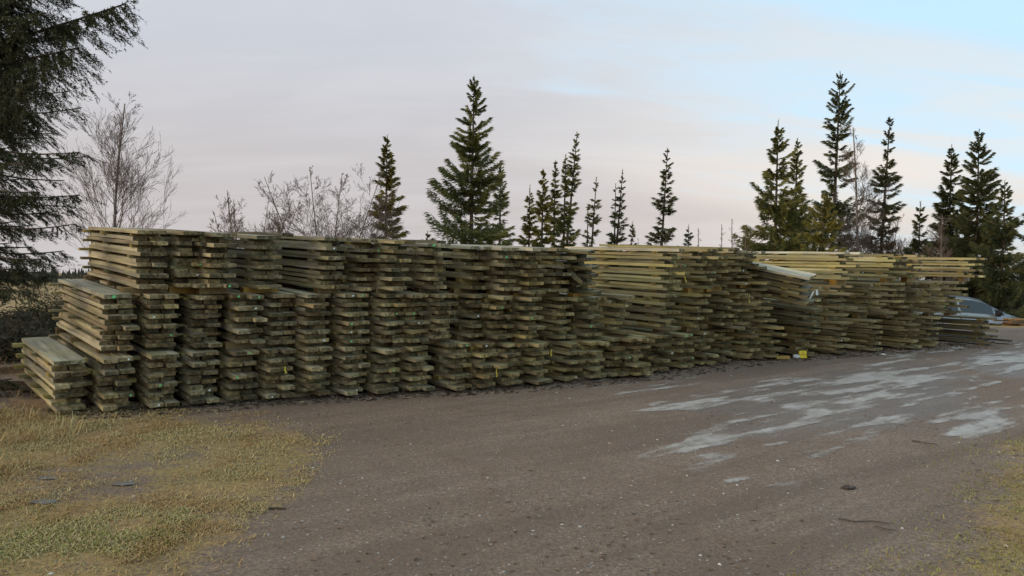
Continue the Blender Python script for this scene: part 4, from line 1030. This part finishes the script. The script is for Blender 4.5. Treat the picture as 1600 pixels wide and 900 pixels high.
for sgn in (-1, 1):
    panel('window', [-1.85, -1.5, -1.12], sgn, M_GLASS); panel('window', [-1.05, -.6, -.16], sgn, M_GLASS); panel('window', [-.08, .3, .62, .86], sgn, M_GLASS); panel('window', [.94, 1.05, 1.16], sgn, M_GLASS, .12, .75)
    d = panel('door', [-.1, .4, .9], sgn, M_BODY, -.9, .04); m = MB(); m.box(-.06, .08, -.02, .02, 0, .03); obj('handle', m.mesh('handle', M_BLACK), d, loc=side_pt(.0, -.15, sgn, .03))
    d = panel('door', [-1.05, -.6, -.14], sgn, M_BODY, -.9, .04); m = MB(); m.box(-.06, .08, -.02, .02, 0, .03); obj('handle', m.mesh('handle', M_BLACK), d, loc=side_pt(-.95, -.15, sgn, .03))
    o = blob('mirror', (.92, sgn * .98, 1.03), .13, (.7, 1.0, .75), M_BLACK, 3); o.parent = car
    o = blob('headlight', (1.93, sgn * .68, .68), .16, (1.1, .6, .55), M_LAMP, 4); o.parent = car
    o = blob('tail_light', (-2.02, sgn * .70, .95), .12, (.5, .6, 1.2), plain('red_lens', (.4, .02, .02), .2), 4); o.parent = car
    for wx in (-1.35, 1.33):
        w_ = obj('wheel', None, car) if False else None
        gm_ = Geo(); k = 22; prof = [(.18, -.10), (.29, -.105), (.315, -.07), (.32, 0), (.315, .07), (.29, .105), (.18, .10)]
        vv = [(r_ * math.cos(2 * math.pi * i / k), y_, r_ * math.sin(2 * math.pi * i / k)) for r_, y_ in prof for i in range(k)]
        ff = [(p_ * k + i, p_ * k + (i + 1) % k, (p_ + 1) * k + (i + 1) % k, (p_ + 1) * k + i) for p_ in range(len(prof) - 1) for i in range(k)]
        wh = obj('wheel', mesh_np('wheel', vv, ff, M_TYRE, smoothed=True), car, loc=(wx, sgn * .79, .32))
        vv = [(0, sgn * .075, 0)] + [(.185 * math.cos(2 * math.pi * i / 20) * (1 if i % 4 else .86), sgn * .095, .185 * math.sin(2 * math.pi * i / 20) * (1 if i % 4 else .86)) for i in range(20)]
        obj('rim', mesh_np('rim', vv, [(0, 1 + i, 1 + (i + 1) % 20) for i in range(20)], M_RIM), wh)
        vv = [(.40 * math.cos(math.pi * i / 12), sgn * (.872 - .79 if s_ else .84 - .79), .40 * math.sin(math.pi * i / 12)) for s_ in (0, 1) for i in range(13)] + [(.33 * math.cos(math.pi * i / 12), sgn * (.872 - .79), .33 * math.sin(math.pi * i / 12)) for i in range(13)]
        obj('wheel_arch', mesh_np('wheel_arch', vv, [(b_ * 13 + i, b_ * 13 + i + 1, b_ * 13 + 14 + i, b_ * 13 + 13 + i) for b_ in (0, 1) for i in range(12)], M_BLACK), car, loc=(wx, sgn * .79, .32))
# windscreen, rear window
vv = []
for (x, k_) in ((.66, 0), (1.28, 1)):
    _, zr, zb, wb, wr = stn(x)
    for y in (-.86, -.45, 0, .45, .86): vv.append((x + .01, y * (wr - .01), zr + .012 - .02 * abs(y)))
obj('windscreen', mesh_np('windscreen', vv, [(i, i + 1, 6 + i, 5 + i) for i in range(4)], M_GLASS), car)
vv = []
for x in (-1.86, -2.04):
    _, zr, zb, wb, wr = stn(x)
    for y in (-.8, -.4, 0, .4, .8): vv.append((x - .012, y * wr, zr + .005 - .02 * abs(y)))
obj('rear_window', mesh_np('rear_window', vv, [(i, 5 + i, 6 + i, i + 1) for i in range(4)], M_GLASS), car)
m = MB(); m.box(2.10, 2.165, -.42, .42, .36, .50); obj('grille', m.mesh('grille', M_BLACK), car)
m = MB(); m.box(2.165, 2.172, -.26, .26, .40, .48); obj('number_plate', m.mesh('number_plate', M_WHITE), car)
tag(car, 'light silver-blue car parked beyond the right end of the timber row', 'car')
car.location.z = cz_goal

# stack of fresh orange boards right of the car
P = at(1618, 515, 18.5); rootb = empty('fresh_board_pile', (P.x, 18.5, tz(P.x, 18.5)), (0, 0, .25))
print('BOARDS', proj(rootb.location), P.z, tz(P.x, 18.5))
for k in range(9):
    o = bpy.data.objects.new('board', PLANKS[k % 14]); o.scale = (1.0, 1.6 + .2 * R.random(), .9); o.location = (.75 + R.uniform(-.15, .1), -.3 + .14 * (k % 3) + R.uniform(-.02, .02), .06 + .04 * (k // 3)); o.rotation_euler = (0, 0, math.radians(90) + R.uniform(-.04, .04)); o.color = (*((.42, .25, .10) if k > 5 else (.22, .15, .09)), 1); link(o, rootb)
for y in (.1, -1.0):
    o = bpy.data.objects.new('bearer', STICK); o.scale = (.10, .6, .06); o.location = (y + .2, -.15, 0); o.color = (.18, .13, .08, 1); link(o, rootb)
tag(rootb, 'low pile of fresh orange boards on the ground right of the car', 'board pile')
